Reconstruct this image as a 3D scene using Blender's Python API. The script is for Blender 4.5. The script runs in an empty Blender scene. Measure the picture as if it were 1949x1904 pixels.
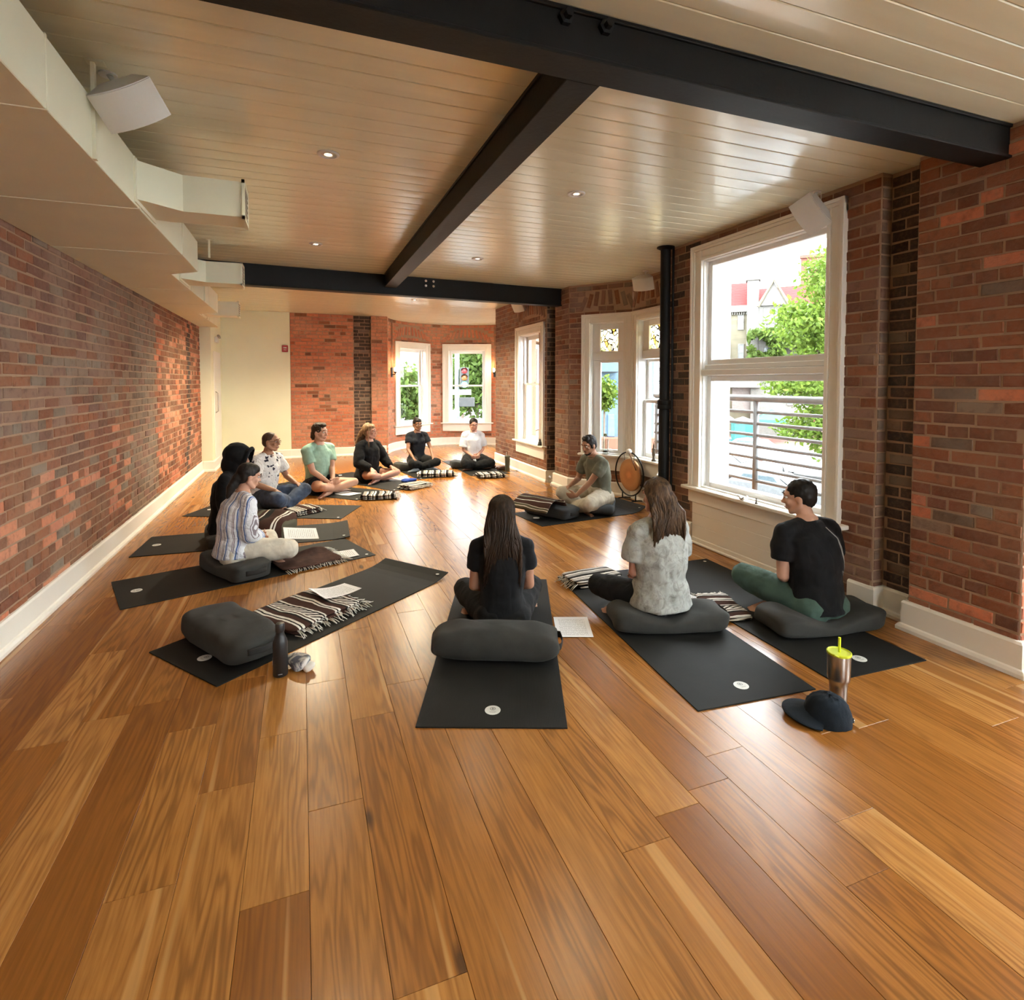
import bpy, math, random
import numpy as np
from mathutils import Vector, Matrix, Euler
R = math.radians
SC = bpy.context.scene
COL = SC.collection
random.seed(7); rng = np.random.default_rng(7)

# ------------------------------------------------------------------ camera, world, exposure
F, PX, PY, HZ, V1X, CH = 1060.0, 975.0, 768.0, 728.0, 573.0, 1.5     # pixels of the 1949x1904 frame, eye height in m
PITCH = math.atan((PY - HZ) / F)
YAW = math.atan((PX - V1X) / F * math.cos(PITCH))
cam_d = bpy.data.cameras.new('camera'); cam = bpy.data.objects.new('camera', cam_d); COL.objects.link(cam)
cam_d.sensor_fit = 'HORIZONTAL'; cam_d.sensor_width = 36.0; cam_d.lens = F / 1949 * 36.0
cam_d.shift_x = (974.5 - PX) / 1949; cam_d.shift_y = (PY - 952.0) / 1949
cam.location = (0, 0, CH); cam.rotation_euler = (math.pi / 2 - PITCH, 0, -YAW)
cam_d.clip_start = 0.05; cam_d.clip_end = 500
SC.camera = cam

SKY = 9.2
wd = bpy.data.worlds.new('overcast_sky'); SC.world = wd; wd.use_nodes = True
bg = wd.node_tree.nodes['Background']
bg.inputs[0].default_value = (0.93, 0.97, 1.0, 1); bg.inputs[1].default_value = SKY
try:
    wd.cycles.sampling_method = 'AUTOMATIC'
except Exception:
    pass
SC.view_settings.view_transform = 'Standard'; SC.view_settings.look = 'None'
SC.view_settings.gamma = 1.0; SC.view_settings.use_curve_mapping = False
SC.view_settings.exposure = 1.15
SC.cycles.max_bounces = 7; SC.cycles.diffuse_bounces = 5; SC.cycles.glossy_bounces = 3
SC.cycles.transparent_max_bounces = 12; SC.cycles.transmission_bounces = 6
SC.cycles.caustics_reflective = False; SC.cycles.caustics_refractive = False
SC.cycles.sample_clamp_indirect = 6.0
SC.cycles.use_denoising = True; SC.cycles.use_adaptive_sampling = True; SC.cycles.adaptive_threshold = 0.17; SC.cycles.time_limit = 1100

CAMP = np.array([0, 0, CH])
_FW = np.array([math.sin(YAW) * math.cos(PITCH), math.cos(YAW) * math.cos(PITCH), -math.sin(PITCH)])
_RT = np.array([math.cos(YAW), -math.sin(YAW), 0.0]); _UP = np.cross(_RT, _FW)
def ray(x, y): return _FW + _RT * (x - PX) / F - _UP * (y - PY) / F
def flr(x, y, z=0.0):
    d = ray(x, y); return CAMP + d * ((z - CH) / d[2])
def at(x, y, dist):                        # a point of the place, dist metres away along the floor plan
    d = ray(x, y); return CAMP + d * (dist / math.hypot(d[0], d[1]))

# ------------------------------------------------------------------ mesh helpers
class MB:
    """collects shapes, links them as ONE mesh object"""
    def __init__(s): s.v = []; s.f = []; s.n = 0
    def add(s, v, f, M=None):
        v = np.asarray(v, float)
        if M is not None:
            M = np.array(M); v = v @ M[:3, :3].T + M[:3, 3]
        s.v.append(v); s.f += [tuple(i + s.n for i in q) for q in f]; s.n += len(v); return s
    def box(s, x0, x1, y0, y1, z0, z1, M=None):
        v = [(x0, y0, z0), (x1, y0, z0), (x1, y1, z0), (x0, y1, z0), (x0, y0, z1), (x1, y0, z1), (x1, y1, z1), (x0, y1, z1)]
        return s.add(v, [(0, 3, 2, 1), (4, 5, 6, 7), (0, 1, 5, 4), (1, 2, 6, 5), (2, 3, 7, 6), (3, 0, 4, 7)], M)
    def cbox(s, x0, x1, y0, y1, z0, z1, b=0.004, M=None):       # box with chamfered edges
        xs, ys, zs = (x0, x1), (y0, y1), (z0, z1); v = []; f = []
        idx = {}
        for i in (0, 1):
            for j in (0, 1):
                for k in (0, 1):
                    sx, sy, sz = 1 - 2 * i, 1 - 2 * j, 1 - 2 * k
                    for a in range(3):
                        p = [xs[i] + sx * b, ys[j] + sy * b, zs[k] + sz * b]
                        p[a] = (xs[i], ys[j], zs[k])[a]
                        idx[i, j, k, a] = len(v); v.append(p)
        def q(*t): f.append(tuple(idx[x] for x in t))
        for a in range(3):
            o = [x for x in range(3) if x != a]
            for c in (0, 1):
                t = []
                for (p, r) in ((0, 0), (1, 0), (1, 1), (0, 1)):
                    c3 = [0, 0, 0]; c3[a] = c; c3[o[0]] = p; c3[o[1]] = r; t.append((*c3, a))
                q(*t)
            for p in (0, 1):
                for r in (0, 1):
                    t = []
                    for c, ax in ((0, o[0]), (0, o[1]), (1, o[1]), (1, o[0])):
                        c3 = [0, 0, 0]; c3[a] = c; c3[o[0]] = p; c3[o[1]] = r; t.append((*c3, ax))
                    q(*t)
        for i in (0, 1):
            for j in (0, 1):
                for k in (0, 1): q((i, j, k, 0), (i, j, k, 1), (i, j, k, 2))
        return s.add(v, f, M)
    def tube(s, pts, rad, n=8, lat=None, flat=1.0, cap=True, M=None):
        """swept tube; rad = radius, list of radii or list of (ra, rb) with ra along lat"""
        P = np.asarray(pts, float); m = len(P)
        rr = [(r, r * flat) if np.isscalar(r) else tuple(r) for r in ([rad] * m if np.isscalar(rad) else rad)]
        T = np.gradient(P, axis=0); T /= np.linalg.norm(T, axis=1)[:, None] + 1e-12
        a0 = np.array(lat if lat is not None else ((0, 0, 1) if abs(T[0][2]) < .9 else (1, 0, 0)), float)
        V = []; ang = np.linspace(0, 2 * math.pi, n, endpoint=False); prev = a0
        for i in range(m):
            a = (a0 if lat is not None else prev); a = a - T[i] * (a @ T[i]); a /= np.linalg.norm(a) + 1e-12; prev = a
            b = np.cross(T[i], a)
            V.append(P[i] + np.outer(np.cos(ang) * rr[i][0], a) + np.outer(np.sin(ang) * rr[i][1], b))
        V = np.concatenate(V); f = []
        for i in range(m - 1):
            for j in range(n):
                k = (j + 1) % n; f.append((i * n + j, i * n + k, (i + 1) * n + k, (i + 1) * n + j))
        if cap:
            f.append(tuple(range(n))[::-1]); f.append(tuple((m - 1) * n + j for j in range(n)))
        return s.add(V, f, M)
    def ltube(s, pts, rad, n=10, lat=None, flat=1.0, M=None):   # tube with rounded ends
        P = np.asarray(pts, float); m = len(P); rl = [rad] * m if np.isscalar(rad) else list(rad)
        rl = [(r, r * flat) if np.isscalar(r) else tuple(r) for r in rl]
        t0 = P[0] - P[1]; t0 /= np.linalg.norm(t0); t1 = P[-1] - P[-2]; t1 /= np.linalg.norm(t1)
        A = []; B = []
        for c in (88, 60, 30):
            k = math.cos(R(c)); q = math.sin(R(c)); r0 = min(rl[0]); r1 = min(rl[-1])
            A.append((P[0] + t0 * r0 * q, (rl[0][0] * k, rl[0][1] * k))); B.append((P[-1] + t1 * r1 * q, (rl[-1][0] * k, rl[-1][1] * k)))
        pts = [a[0] for a in A] + list(P) + [b[0] for b in B[::-1]]; rr = [a[1] for a in A] + rl + [b[1] for b in B[::-1]]
        return s.tube(pts, rr, n, lat, M=M)
    def ball(s, c, r, n=14, m=9, rot=None, M=None):
        r = (r, r, r) if np.isscalar(r) else r; V = []; f = []
        for i in range(m + 1):
            th = math.pi * i / m
            th = min(max(th, .02), math.pi - .02)
            for j in range(n):
                ph = 2 * math.pi * j / n
                V.append((r[0] * math.sin(th) * math.cos(ph), r[1] * math.sin(th) * math.sin(ph), r[2] * math.cos(th)))
        V = np.array(V)
        if rot is not None: V = V @ np.array(rot).T
        V = V + np.array(c)
        for i in range(m):
            for j in range(n):
                k = (j + 1) % n; f.append((i * n + j, (i + 1) * n + j, (i + 1) * n + k, i * n + k))
        f.append(tuple(range(n))); f.append(tuple(m * n + j for j in range(n))[::-1])
        return s.add(V, f, M)
    def lathe(s, prof, n=20, c=(0, 0, 0), M=None):
        V = []; f = []
        for r, z in prof:
            for j in range(n):
                a = 2 * math.pi * j / n; V.append((c[0] + r * math.cos(a), c[1] + r * math.sin(a), c[2] + z))
        m = len(prof)
        for i in range(m - 1):
            for j in range(n):
                k = (j + 1) % n; f.append((i * n + j, i * n + k, (i + 1) * n + k, (i + 1) * n + j))
        f.append(tuple(range(n))[::-1]); f.append(tuple((m - 1) * n + j for j in range(n)))
        return s.add(V, f, M)
    def sweep(s, path, prof, closed=False):
        """profile [(n, z)] swept along a plan polyline, n to the left of travel, mitred"""
        P = np.asarray(path, float); m = len(P); V = []; k = len(prof)
        for i in range(m):
            d0 = P[i] - P[i - 1] if i > 0 else P[1] - P[0]
            d1 = P[i + 1] - P[i] if i < m - 1 else P[-1] - P[-2]
            d0 = d0 / np.linalg.norm(d0); d1 = d1 / np.linalg.norm(d1)
            n0 = np.array([-d0[1], d0[0]]); n1 = np.array([-d1[1], d1[0]])
            b = n0 + n1; b = b / max(np.linalg.norm(b), 1e-6); b = b / max(b @ n0, .25)
            for (o, z) in prof: V.append((*(P[i] + b * o), z))
        f = []
        for i in range(m - 1):
            for j in range(k):
                l = (j + 1) % k; f.append((i * k + j, i * k + l, (i + 1) * k + l, (i + 1) * k + j))
        f.append(tuple(range(k))[::-1]); f.append(tuple((m - 1) * k + j for j in range(k)))
        return s.add(V, f)
    def mesh(s, name):
        me = bpy.data.meshes.new(name)
        me.from_pydata(np.concatenate(s.v).tolist() if s.v else [], [], s.f); me.update(); return me
    def build(s, name, mat=None, parent=None, smooth=False, fix=True):
        me = s.mesh(name)
        if fix: fixn(me)
        return put(name, me, mat, parent, smooth)
def fixn(me):
    import bmesh
    b = bmesh.new(); b.from_mesh(me); bmesh.ops.recalc_face_normals(b, faces=b.faces); b.to_mesh(me); b.free()
def put(name, me, mat=None, parent=None, smooth=False):
    if mat is not None and len(me.materials) == 0: me.materials.append(mat)
    if smooth: me.polygons.foreach_set('use_smooth', [True] * len(me.polygons))
    o = bpy.data.objects.new(name, me); COL.objects.link(o)
    if parent is not None: o.parent = parent
    return o
def autosmooth(o, ang=40):
    me = o.data; me.polygons.foreach_set('use_smooth', [True] * len(me.polygons))
    import bmesh
    b = bmesh.new(); b.from_mesh(me)
    for e in b.edges:
        if len(e.link_faces) == 2 and e.calc_face_angle(0) > R(ang): e.smooth = False
    b.to_mesh(me); b.free(); return o
def tag(o, label=None, cat=None, group=None, kind=None):
    if label: o['label'] = label
    if cat: o['category'] = cat
    if group: o['group'] = group
    if kind: o['kind'] = kind
    return o
def empty(name, loc=(0, 0, 0), rz=0.0, label=None, cat=None, group=None, kind=None):
    o = bpy.data.objects.new(name, None); COL.objects.link(o); o.empty_display_size = .1
    o.location = loc; o.rotation_euler = (0, 0, rz); return tag(o, label, cat, group, kind)
def struct(o, label=None): return tag(o, label, kind='structure')
def TR(x=0, y=0, z=0, rx=0, ry=0, rz=0):
    return Matrix.Translation((x, y, z)) @ Euler((rx, ry, rz)).to_matrix().to_4x4()

# ------------------------------------------------------------------ materials
MATS = {}
class NT:
    def __init__(s, name):
        s.m = bpy.data.materials.new(name); s.m.use_nodes = True; s.t = s.m.node_tree
        s.b = s.t.nodes['Principled BSDF']; s.o = s.t.nodes['Material Output']
    def nd(s, typ, **kw):
        n = s.t.nodes.new(typ)
        for k, v in kw.items():
            if k.startswith('i_'):
                key = k[2:]; key = int(key) if key.isdigit() else key
                n.inputs[key].default_value = v
            else: setattr(n, k, v)
        return n
    def ln(s, a, b): s.t.links.new(a, b)
    def noise(s, vec=None, scale=5.0, detail=3.0, rough=.5, dist=0.0):
        n = s.nd('ShaderNodeTexNoise', i_Scale=scale, i_Detail=detail, i_Roughness=rough, i_Distortion=dist)
        if vec is not None: s.ln(vec, n.inputs['Vector'])
        return n
    def ramp(s, fac, stops):
        r = s.nd('ShaderNodeValToRGB'); e = r.color_ramp.elements
        while len(e) < len(stops): e.new(.5)
        for el, (p, c) in zip(e, stops): el.position = p; el.color = (*c, 1) if len(c) == 3 else c
        s.ln(fac, r.inputs[0]); return r.outputs[0]
    def mix(s, fac, a, b, mode='MIX'):
        n = s.nd('ShaderNodeMix', data_type='RGBA', blend_type=mode)
        for v, i in ((fac, 0), (a, 6), (b, 7)):
            if hasattr(v, 'is_output'): s.ln(v, n.inputs[i])
            else: n.inputs[i].default_value = v if i == 0 else ((*v, 1) if len(v) == 3 else v)
        return n.outputs[2]
    def math(s, op, a, b=None, c=None):
        n = s.nd('ShaderNodeMath', operation=op)
        for i, v in enumerate((a, b, c)):
            if v is None: continue
            if hasattr(v, 'is_output'): s.ln(v, n.inputs[i])
            else: n.inputs[i].default_value = v
        return n.outputs[0]
    def vmath(s, op, a, b=None):
        n = s.nd('ShaderNodeVectorMath', operation=op)
        for i, v in enumerate((a, b)):
            if v is None: continue
            if hasattr(v, 'is_output'): s.ln(v, n.inputs[i])
            else: n.inputs[i].default_value = v
        return n.outputs[0]
    def bump(s, h, strength=.3, dist=.01):
        n = s.nd('ShaderNodeBump', i_Strength=strength, i_Distance=dist); s.ln(h, n.inputs['Height']); s.ln(n.outputs[0], s.b.inputs['Normal']); return n
    def pos(s): return s.nd('ShaderNodeNewGeometry').outputs['Position']
    def obj(s): return s.nd('ShaderNodeTexCoord').outputs['Object']
    def rnd(s): return s.nd('ShaderNodeObjectInfo').outputs['Random']
    def set(s, color=None, rough=None, metal=None, spec=None, **kw):
        for v, k in ((color, 'Base Color'), (rough, 'Roughness'), (metal, 'Metallic'), (spec, 'Specular IOR Level')):
            if v is None: continue
            if hasattr(v, 'is_output'): s.ln(v, s.b.inputs[k])
            else: s.b.inputs[k].default_value = ((*v, 1) if k == 'Base Color' else v)
        for k, v in kw.items(): s.b.inputs[k].default_value = v
        return s
def plain(name, c, rough=.6, metal=0.0, spec=.5, var=.12, nscale=8.0, bump=0.0, bscale=60.0, coord='obj'):
    """procedural material: a colour with soft uneven tone and fine relief"""
    if name in MATS: return MATS[name]
    n = NT(name); v = n.obj() if coord == 'obj' else n.pos()
    nz = n.noise(v, nscale, 3)
    lo = tuple(max(0, x * (1 - var)) for x in c); hi = tuple(min(1, x * (1 + var)) for x in c)
    n.set(n.ramp(nz.outputs[0], [(.3, lo), (.7, hi)]), rough, metal, spec)
    if bump: n.bump(n.noise(v, bscale, 2).outputs[0], bump, .004)
    MATS[name] = n.m; return n.m
def srgb(r, g, b):
    return tuple((x / 255 / 12.92) if x / 255 <= .04045 else ((x / 255 + .055) / 1.055) ** 2.4 for x in (r, g, b))

def brick_mat(name, stops, patina, pat_amt=.5):
    n = NT(name); p = n.pos()
    at_ = n.nd('ShaderNodeAttribute', attribute_name='brnd')
    fr = n.math('FRACT', n.math('ADD', n.rnd(), at_.outputs['Fac']))
    base = n.ramp(fr, stops)
    big = n.noise(p, 1.3, 3, .55)
    base = n.mix(n.math('MULTIPLY', n.ramp(big.outputs[0], [(.42, (0, 0, 0)), (.62, (1, 1, 1))]), pat_amt), base, patina)
    fine = n.noise(p, 38, 5, .65)
    base = n.mix(n.math('MULTIPLY', n.ramp(fine.outputs[0], [(.45, (0, 0, 0)), (.75, (1, 1, 1))]), .4), base, (0.25, 0.155, 0.105))
    dk = n.noise(p, 16, 4, .6)
    base = n.mix(n.math('MULTIPLY', n.ramp(dk.outputs[0], [(.52, (0, 0, 0)), (.72, (1, 1, 1))]), .45), base, (0.07, 0.035, 0.025))
    n.set(base, .85, 0, .25); n.bump(n.noise(p, 75, 4, .7).outputs[0], .55, .006); return n.m
M_BRICK = brick_mat('brick_red', [(0, (.15, .05, .028)), (.3, (.23, .08, .038)), (.55, (.28, .105, .052)), (.8, (.19, .067, .04)), (1, (.135, .06, .038))], (.24, .135, .08), .6)
M_BRIGHT = brick_mat('brick_orange', [(0, (.40, .12, .062)), (.35, (.52, .17, .085)), (.7, (.58, .20, .105)), (1, (.40, .14, .09))], (.55, .32, .21), .5)
M_BPALE = brick_mat('brick_washed', [(0, (.16, .07, .048)), (.35, (.21, .10, .068)), (.7, (.25, .13, .09)), (1, (.135, .07, .055))], (.25, .175, .13), .7)
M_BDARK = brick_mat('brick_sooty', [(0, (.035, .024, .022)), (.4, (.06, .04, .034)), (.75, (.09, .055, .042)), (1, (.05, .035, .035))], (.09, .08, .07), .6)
M_BGREY = brick_mat('brick_grey', [(0, (.12, .075, .05)), (.4, (.19, .13, .09)), (.8, (.24, .15, .10)), (1, (.14, .085, .06))], (.25, .21, .17), .75)
def mortar_mat(name, a, b):
    n = NT(name); p = n.pos(); nz = n.noise(p, 2.2, 4, .6); nf = n.noise(p, 45, 4, .7)
    c = n.ramp(nz.outputs[0], [(.3, a), (.7, b)]); c = n.mix(n.math('MULTIPLY', nf.outputs[0], .5), c, tuple(x * .55 for x in a))
    n.set(c, .95, 0, .1); n.bump(nf.outputs[0], .6, .006); return n.m
M_MORTAR = mortar_mat('mortar', (.42, .285, .195), (.32, .205, .14))
M_MORTARD = mortar_mat('mortar_sooty', (.13, .10, .085), (.07, .052, .045))
def paint(name, c, rough=.35, var=.04, bs=0.05):
    n = NT(name); p = n.pos(); nz = n.noise(p, 3, 3)
    n.set(n.ramp(nz.outputs[0], [(.3, tuple(x * (1 - var) for x in c)), (.7, c)]), rough, 0, .5); n.bump(n.noise(p, 25, 3).outputs[0], bs, .004); return n.m
M_TRIM = paint('white_trim_paint', (.76, .73, .66), .35)
M_SASH = paint('white_sash_paint', (.78, .78, .76), .35)
M_WALLW = paint('cream_wall_paint', (.74, .73, .54), .55)
M_DUCT = paint('duct_paint', (.72, .71, .55), .5, .05, .08)
M_STEEL = plain('black_steel_paint', (.004, .0045, .005), .55, 0, .25, .35, 5, .25, 40, 'pos')
M_GLASS = None
def glass_mat(name, tint=(1, 1, 1), refl=1.0, rough=0.0):
    n = NT(name); t = n.t; t.nodes.remove(n.b)
    tr = n.nd('ShaderNodeBsdfTransparent'); tr.inputs[0].default_value = (*tint, 1)
    gl = n.nd('ShaderNodeBsdfGlossy'); gl.inputs['Roughness'].default_value = rough
    fr = n.nd('ShaderNodeFresnel', i_IOR=1.45); mx = n.nd('ShaderNodeMixShader')
    ge = n.nd('ShaderNodeNewGeometry'); n.ln(n.math('MULTIPLY', n.math('MULTIPLY', fr.outputs[0], refl), n.math('SUBTRACT', 1.0, ge.outputs['Backfacing'])), mx.inputs[0]); n.ln(tr.outputs[0], mx.inputs[1]); n.ln(gl.outputs[0], mx.inputs[2])
    n.ln(mx.outputs[0], n.o.inputs[0]); return n.m
M_GLASS = glass_mat('window_glass', (.97, .985, .98))
# ------------------------------------------------------------------ floor: oak planks, each one a piece
ZC, ZR = 2.82, 2.87                        # ceiling of the main room, ceiling beyond the far beam
XL, YB = -1.575, -3.2                      # left wall, wall behind the viewer
def wood_mat():
    n = NT('oak_plank'); p = n.pos(); rd = n.rnd()
    off = n.nd('ShaderNodeCombineXYZ'); n.ln(n.math('MULTIPLY', rd, 37.0), off.inputs[0]); n.ln(n.math('MULTIPLY', rd, 91.0), off.inputs[1]); n.ln(n.math('MULTIPLY', rd, 53.0), off.inputs[2])
    q = n.vmath('ADD', p, off.outputs[0])
    tone = n.ramp(rd, [(0, (.24, .085, .014)), (.16, (.33, .132, .026)), (.34, (.42, .185, .042)), (.5, (.31, .118, .020)), (.68, (.47, .22, .058)), (.84, (.37, .155, .032)), (1, (.28, .105, .018))])
    s1 = n.vmath('MULTIPLY', q, (7.0, .55, 1)); warp = n.noise(s1, 1.0, 3, .5)
    sep = n.nd('ShaderNodeSeparateXYZ'); n.ln(q, sep.inputs[0])
    ph = n.math('ADD', n.math('MULTIPLY', sep.outputs[0], 55.0), n.math('MULTIPLY', warp.outputs[0], 95.0))
    ring = n.math('MULTIPLY_ADD', n.math('SINE', ph), .5, .5)
    pres = n.ramp(n.noise(n.vmath('MULTIPLY', q, (5.0, .5, 1)), 1.0, 1).outputs[0], [(.36, (.15, .15, .15)), (.6, (1, 1, 1))])
    c = n.mix(n.math('MULTIPLY', n.math('MULTIPLY', n.math('POWER', ring, 1.6), pres), .58), tone, (.13, .046, .012))
    fib = n.noise(n.vmath('MULTIPLY', q, (120.0, 5.0, 1)), 1.0, 4, .6)
    c = n.mix(n.math('MULTIPLY', n.ramp(fib.outputs[0], [(.4, (0, 0, 0)), (.72, (1, 1, 1))]), .45), c, (.13, .048, .012))
    sap = n.noise(n.vmath('MULTIPLY', q, (11.0, .35, 1)), 1.0, 2, .5)
    c = n.mix(n.math('MULTIPLY', n.ramp(sap.outputs[0], [(.63, (0, 0, 0)), (.665, (1, 1, 1))]), .55), c, (.56, .31, .11))
    vo = n.nd('ShaderNodeTexVoronoi', i_Scale=1.0); n.ln(n.vmath('MULTIPLY', q, (3.1, 1.05, 1)), vo.inputs['Vector'])
    c = n.mix(n.ramp(vo.outputs['Distance'], [(.03, (.85, .85, .85)), (.075, (0, 0, 0))]), c, (.05, .022, .01))
    n.set(c, None, 0, .5)
    n.b.inputs['Roughness'].default_value = .27
    n.bump(n.math('ADD', fib.outputs[0], n.math('MULTIPLY', n.noise(n.vmath('MULTIPLY', q, (9, 2, 1)), 1.0, 2).outputs[0], 1.5)), .06, .003); return n.m
M_WOOD = wood_mat()
M_DARKGAP = plain('dark_joint', (.05, .028, .015), .9, coord='pos')
fl = MB(); fl.box(XL - .05, 5.2, YB, 13.3, -.12, -.012)
floor = struct(fl.build('floor', M_DARKGAP), 'honey oak plank floor of the studio')
PW = .1865
def plank_mesh(L, bev=.0007):
    w = PW - .0012; m = MB(); b = bev
    m.add([(-w/2, -L/2, -.013), (w/2, -L/2, -.013), (w/2, L/2, -.013), (-w/2, L/2, -.013),
           (-w/2, -L/2, -b), (w/2, -L/2, -b), (w/2, L/2, -b), (-w/2, L/2, -b),
           (-w/2 + b, -L/2 + b, 0), (w/2 - b, -L/2 + b, 0), (w/2 - b, L/2 - b, 0), (-w/2 + b, L/2 - b, 0)],
          [(0, 1, 5, 4), (1, 2, 6, 5), (2, 3, 7, 6), (3, 0, 4, 7), (4, 5, 9, 8), (5, 6, 10, 9), (6, 7, 11, 10), (7, 4, 8, 11), (8, 9, 10, 11)])
    me = m.mesh('plank'); me.materials.append(M_WOOD); return me
PLM = {}
pr = random.Random(11)
# joints read off the photograph: seam row -> plan distances of the ends that can be seen
known = {-3: [2.25], -4: [1.865], -2: [1.70], -1: [2.02], 0: [1.315], 1: [2.75], 7: [1.76, 1.145], 8: [1.334]}
k0 = int(math.floor((XL - .19) / PW)); k1 = int(math.ceil((5.1 - .19) / PW))
for k in range(k0, k1):
    x = .19 + PW * k + PW / 2
    if x - PW / 2 < XL - PW: continue
    ymax = 13.15 if x > 1.6 else 11.9
    js = sorted(known.get(k, [])); y = (js[0] if js else pr.uniform(-1.2, .9)); ends = list(js)
    while y > YB: y -= pr.choice([1.1, 1.4, 1.7, 1.9]) + pr.uniform(-.1, .1); ends.append(y)
    y = max(ends)
    while y < ymax: y += pr.choice([.9, 1.2, 1.6, 1.9, 2.1]) + pr.uniform(-.1, .1); ends.append(y)
    ends = sorted(ends)
    for a, b in zip(ends[:-1], ends[1:]):
        b = min(b, ymax); a = max(a, YB)
        if b - a < .05: continue
        L = round(b - a - .0015, 3)
        if L not in PLM: PLM[L] = plank_mesh(L)
        o = bpy.data.objects.new('plank', PLM[L]); COL.objects.link(o); o.parent = floor
        o.location = (x, (a + b) / 2, 0)

# ------------------------------------------------------------------ ceilings: painted boards
def board_mat():
    n = NT('ceiling_board_paint'); p = n.pos()
    q = n.vmath('MULTIPLY', p, (1.2, 9.0, 1)); nz = n.noise(q, 1.0, 3, .55)
    c = n.ramp(nz.outputs[0], [(.3, (.69, .685, .53)), (.7, (.75, .745, .59))])
    n.set(c, .2, 0, .85); n.bump(n.noise(n.vmath('MULTIPLY', p, (1.6, 7.0, 1)), 1.0, 3, .6).outputs[0], .22, .008); return n.m
M_BOARD = board_mat()
M_SEAM = plain('ceiling_seam', (.30, .26, .21), .8, coord='pos')
def ceiling_of(name, label, x0, x1, y0, y1, z, clip=None, seed=3):
    m = MB(); m.box(x0, x1, y0, y1, z + .012, z + .1)
    c = struct(m.build(name, M_SEAM), label); r = random.Random(seed); y = y0; bw = .139; cache = {}
    while y < y1 - .01:
        w = min(bw, y1 - y); L0, L1 = x0, x1
        if clip: L0, L1 = clip(y + w / 2)
        key = (round(w, 3), round(L1 - L0, 2))
        if key not in cache:
            b = MB(); h = w / 2 - .0015; l = (L1 - L0) / 2
            b.add([(-l, -h, .013), (l, -h, .013), (l, h, .013), (-l, h, .013), (-l, -h, .003), (l, -h, .003), (l, h, .003), (-l, h, .003),
                   (-l, -h + .004, 0), (l, -h + .004, 0), (l, h - .004, 0), (-l, h - .004, 0), (-l, 0, -.0008), (l, 0, -.0008)],
                  [(4, 5, 1, 0), (6, 7, 3, 2), (5, 4, 8, 9), (7, 6, 10, 11), (9, 8, 12, 13), (13, 12, 11, 10)])
            me = b.mesh('ceiling_board'); me.materials.append(M_BOARD); cache[key] = me
        o = bpy.data.objects.new('ceiling_board', cache[key]); COL.objects.link(o); o.parent = c
        o.location = ((L0 + L1) / 2, y + w / 2, z); o.rotation_euler = (R(r.uniform(-.5, .5)), 0, 0)
        y += bw
    return c
ceiling_of('ceiling', 'white painted board ceiling over the main room', -1.9, 4.4, YB, 7.2, ZC)
ceiling_of('ceiling.001', 'white painted board ceiling beyond the far black beam', -1.9, 5.0, 7.2, 13.3, ZR, None, 5)

# ------------------------------------------------------------------ walls
BL, BH, JT = .225, .070, .012
BRICKM = {}
def brick_shape(seed):
    r = np.random.default_rng(seed); l, h = (BL - JT) / 2, (BH - JT) / 2; b = .0035
    V = np.array([(-l, -.006, -h), (l, -.006, -h), (l, -.006, h), (-l, -.006, h),
                  (-l, .0018, -h), (l, .0018, -h), (l, .0018, h), (-l, .0018, h),
                  (-l + b, .0048, -h + b), (l - b, .0048, -h + b), (l - b, .0048, h - b), (-l + b, .0048, h - b),
                  (-.2 * l, .0055, -h + b), (.25 * l, .0055, h - b)])
    V[4:] += r.normal(0, .0016, V[4:].shape) * (1, .3, 1); V[8:, 1] += r.normal(0, .001, 6)
    f = [(1, 0, 4, 5), (2, 1, 5, 6), (3, 2, 6, 7), (0, 3, 7, 4), (4, 8, 12), (5, 4, 12), (5, 12, 9), (5, 9, 10, 6), (6, 10, 13), (6, 13, 7), (7, 13, 11), (4, 7, 11, 8), (8, 11, 13, 12), (12, 13, 10, 9)]
    return V, [tuple(q[::-1]) for q in f]
SHAPES = [brick_shape(i) for i in range(8)]
def brick_mesh(i, mat):
    k = (i, mat.name)
    if k not in BRICKM:
        me = bpy.data.meshes.new('brick'); V, f = SHAPES[i]; me.from_pydata(V.tolist(), [], f); fixn(me); me.materials.append(mat); BRICKM[k] = me
    return BRICKM[k]
def proj_area(p, n, w, h):
    v = np.array(p) - CAMP; z = v @ _FW
    if z < .3: return 0
    x = PX + F * (v @ _RT) / z; y = PY - F * (v @ _UP) / z
    if not (-40 < x < 1990 and -40 < y < 1945): return 0
    c = -(v @ np.array(n)) / np.linalg.norm(v)
    return max(c, 0) * w * h / z / z
class Line:
    def __init__(s, a, b): s.a = np.array(a, float); d = np.array(b, float) - s.a; s.L = np.linalg.norm(d); s.d = d / s.L
    def __call__(s, u): p = s.a + s.d * u; return p[0], p[1], math.atan2(s.d[1], s.d[0])
    cuts = ()
class Arc:
    def __init__(s, c, r, a0, a1): s.c = c; s.r = r; s.a0 = R(a0); s.L = r * R(a1 - a0); s.cuts = [s.L * i / 48 for i in range(1, 48)]
    def __call__(s, u): a = s.a0 + u / s.r; return s.c[0] + s.r * math.cos(a), s.c[1] + s.r * math.sin(a), a + math.pi / 2
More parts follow.
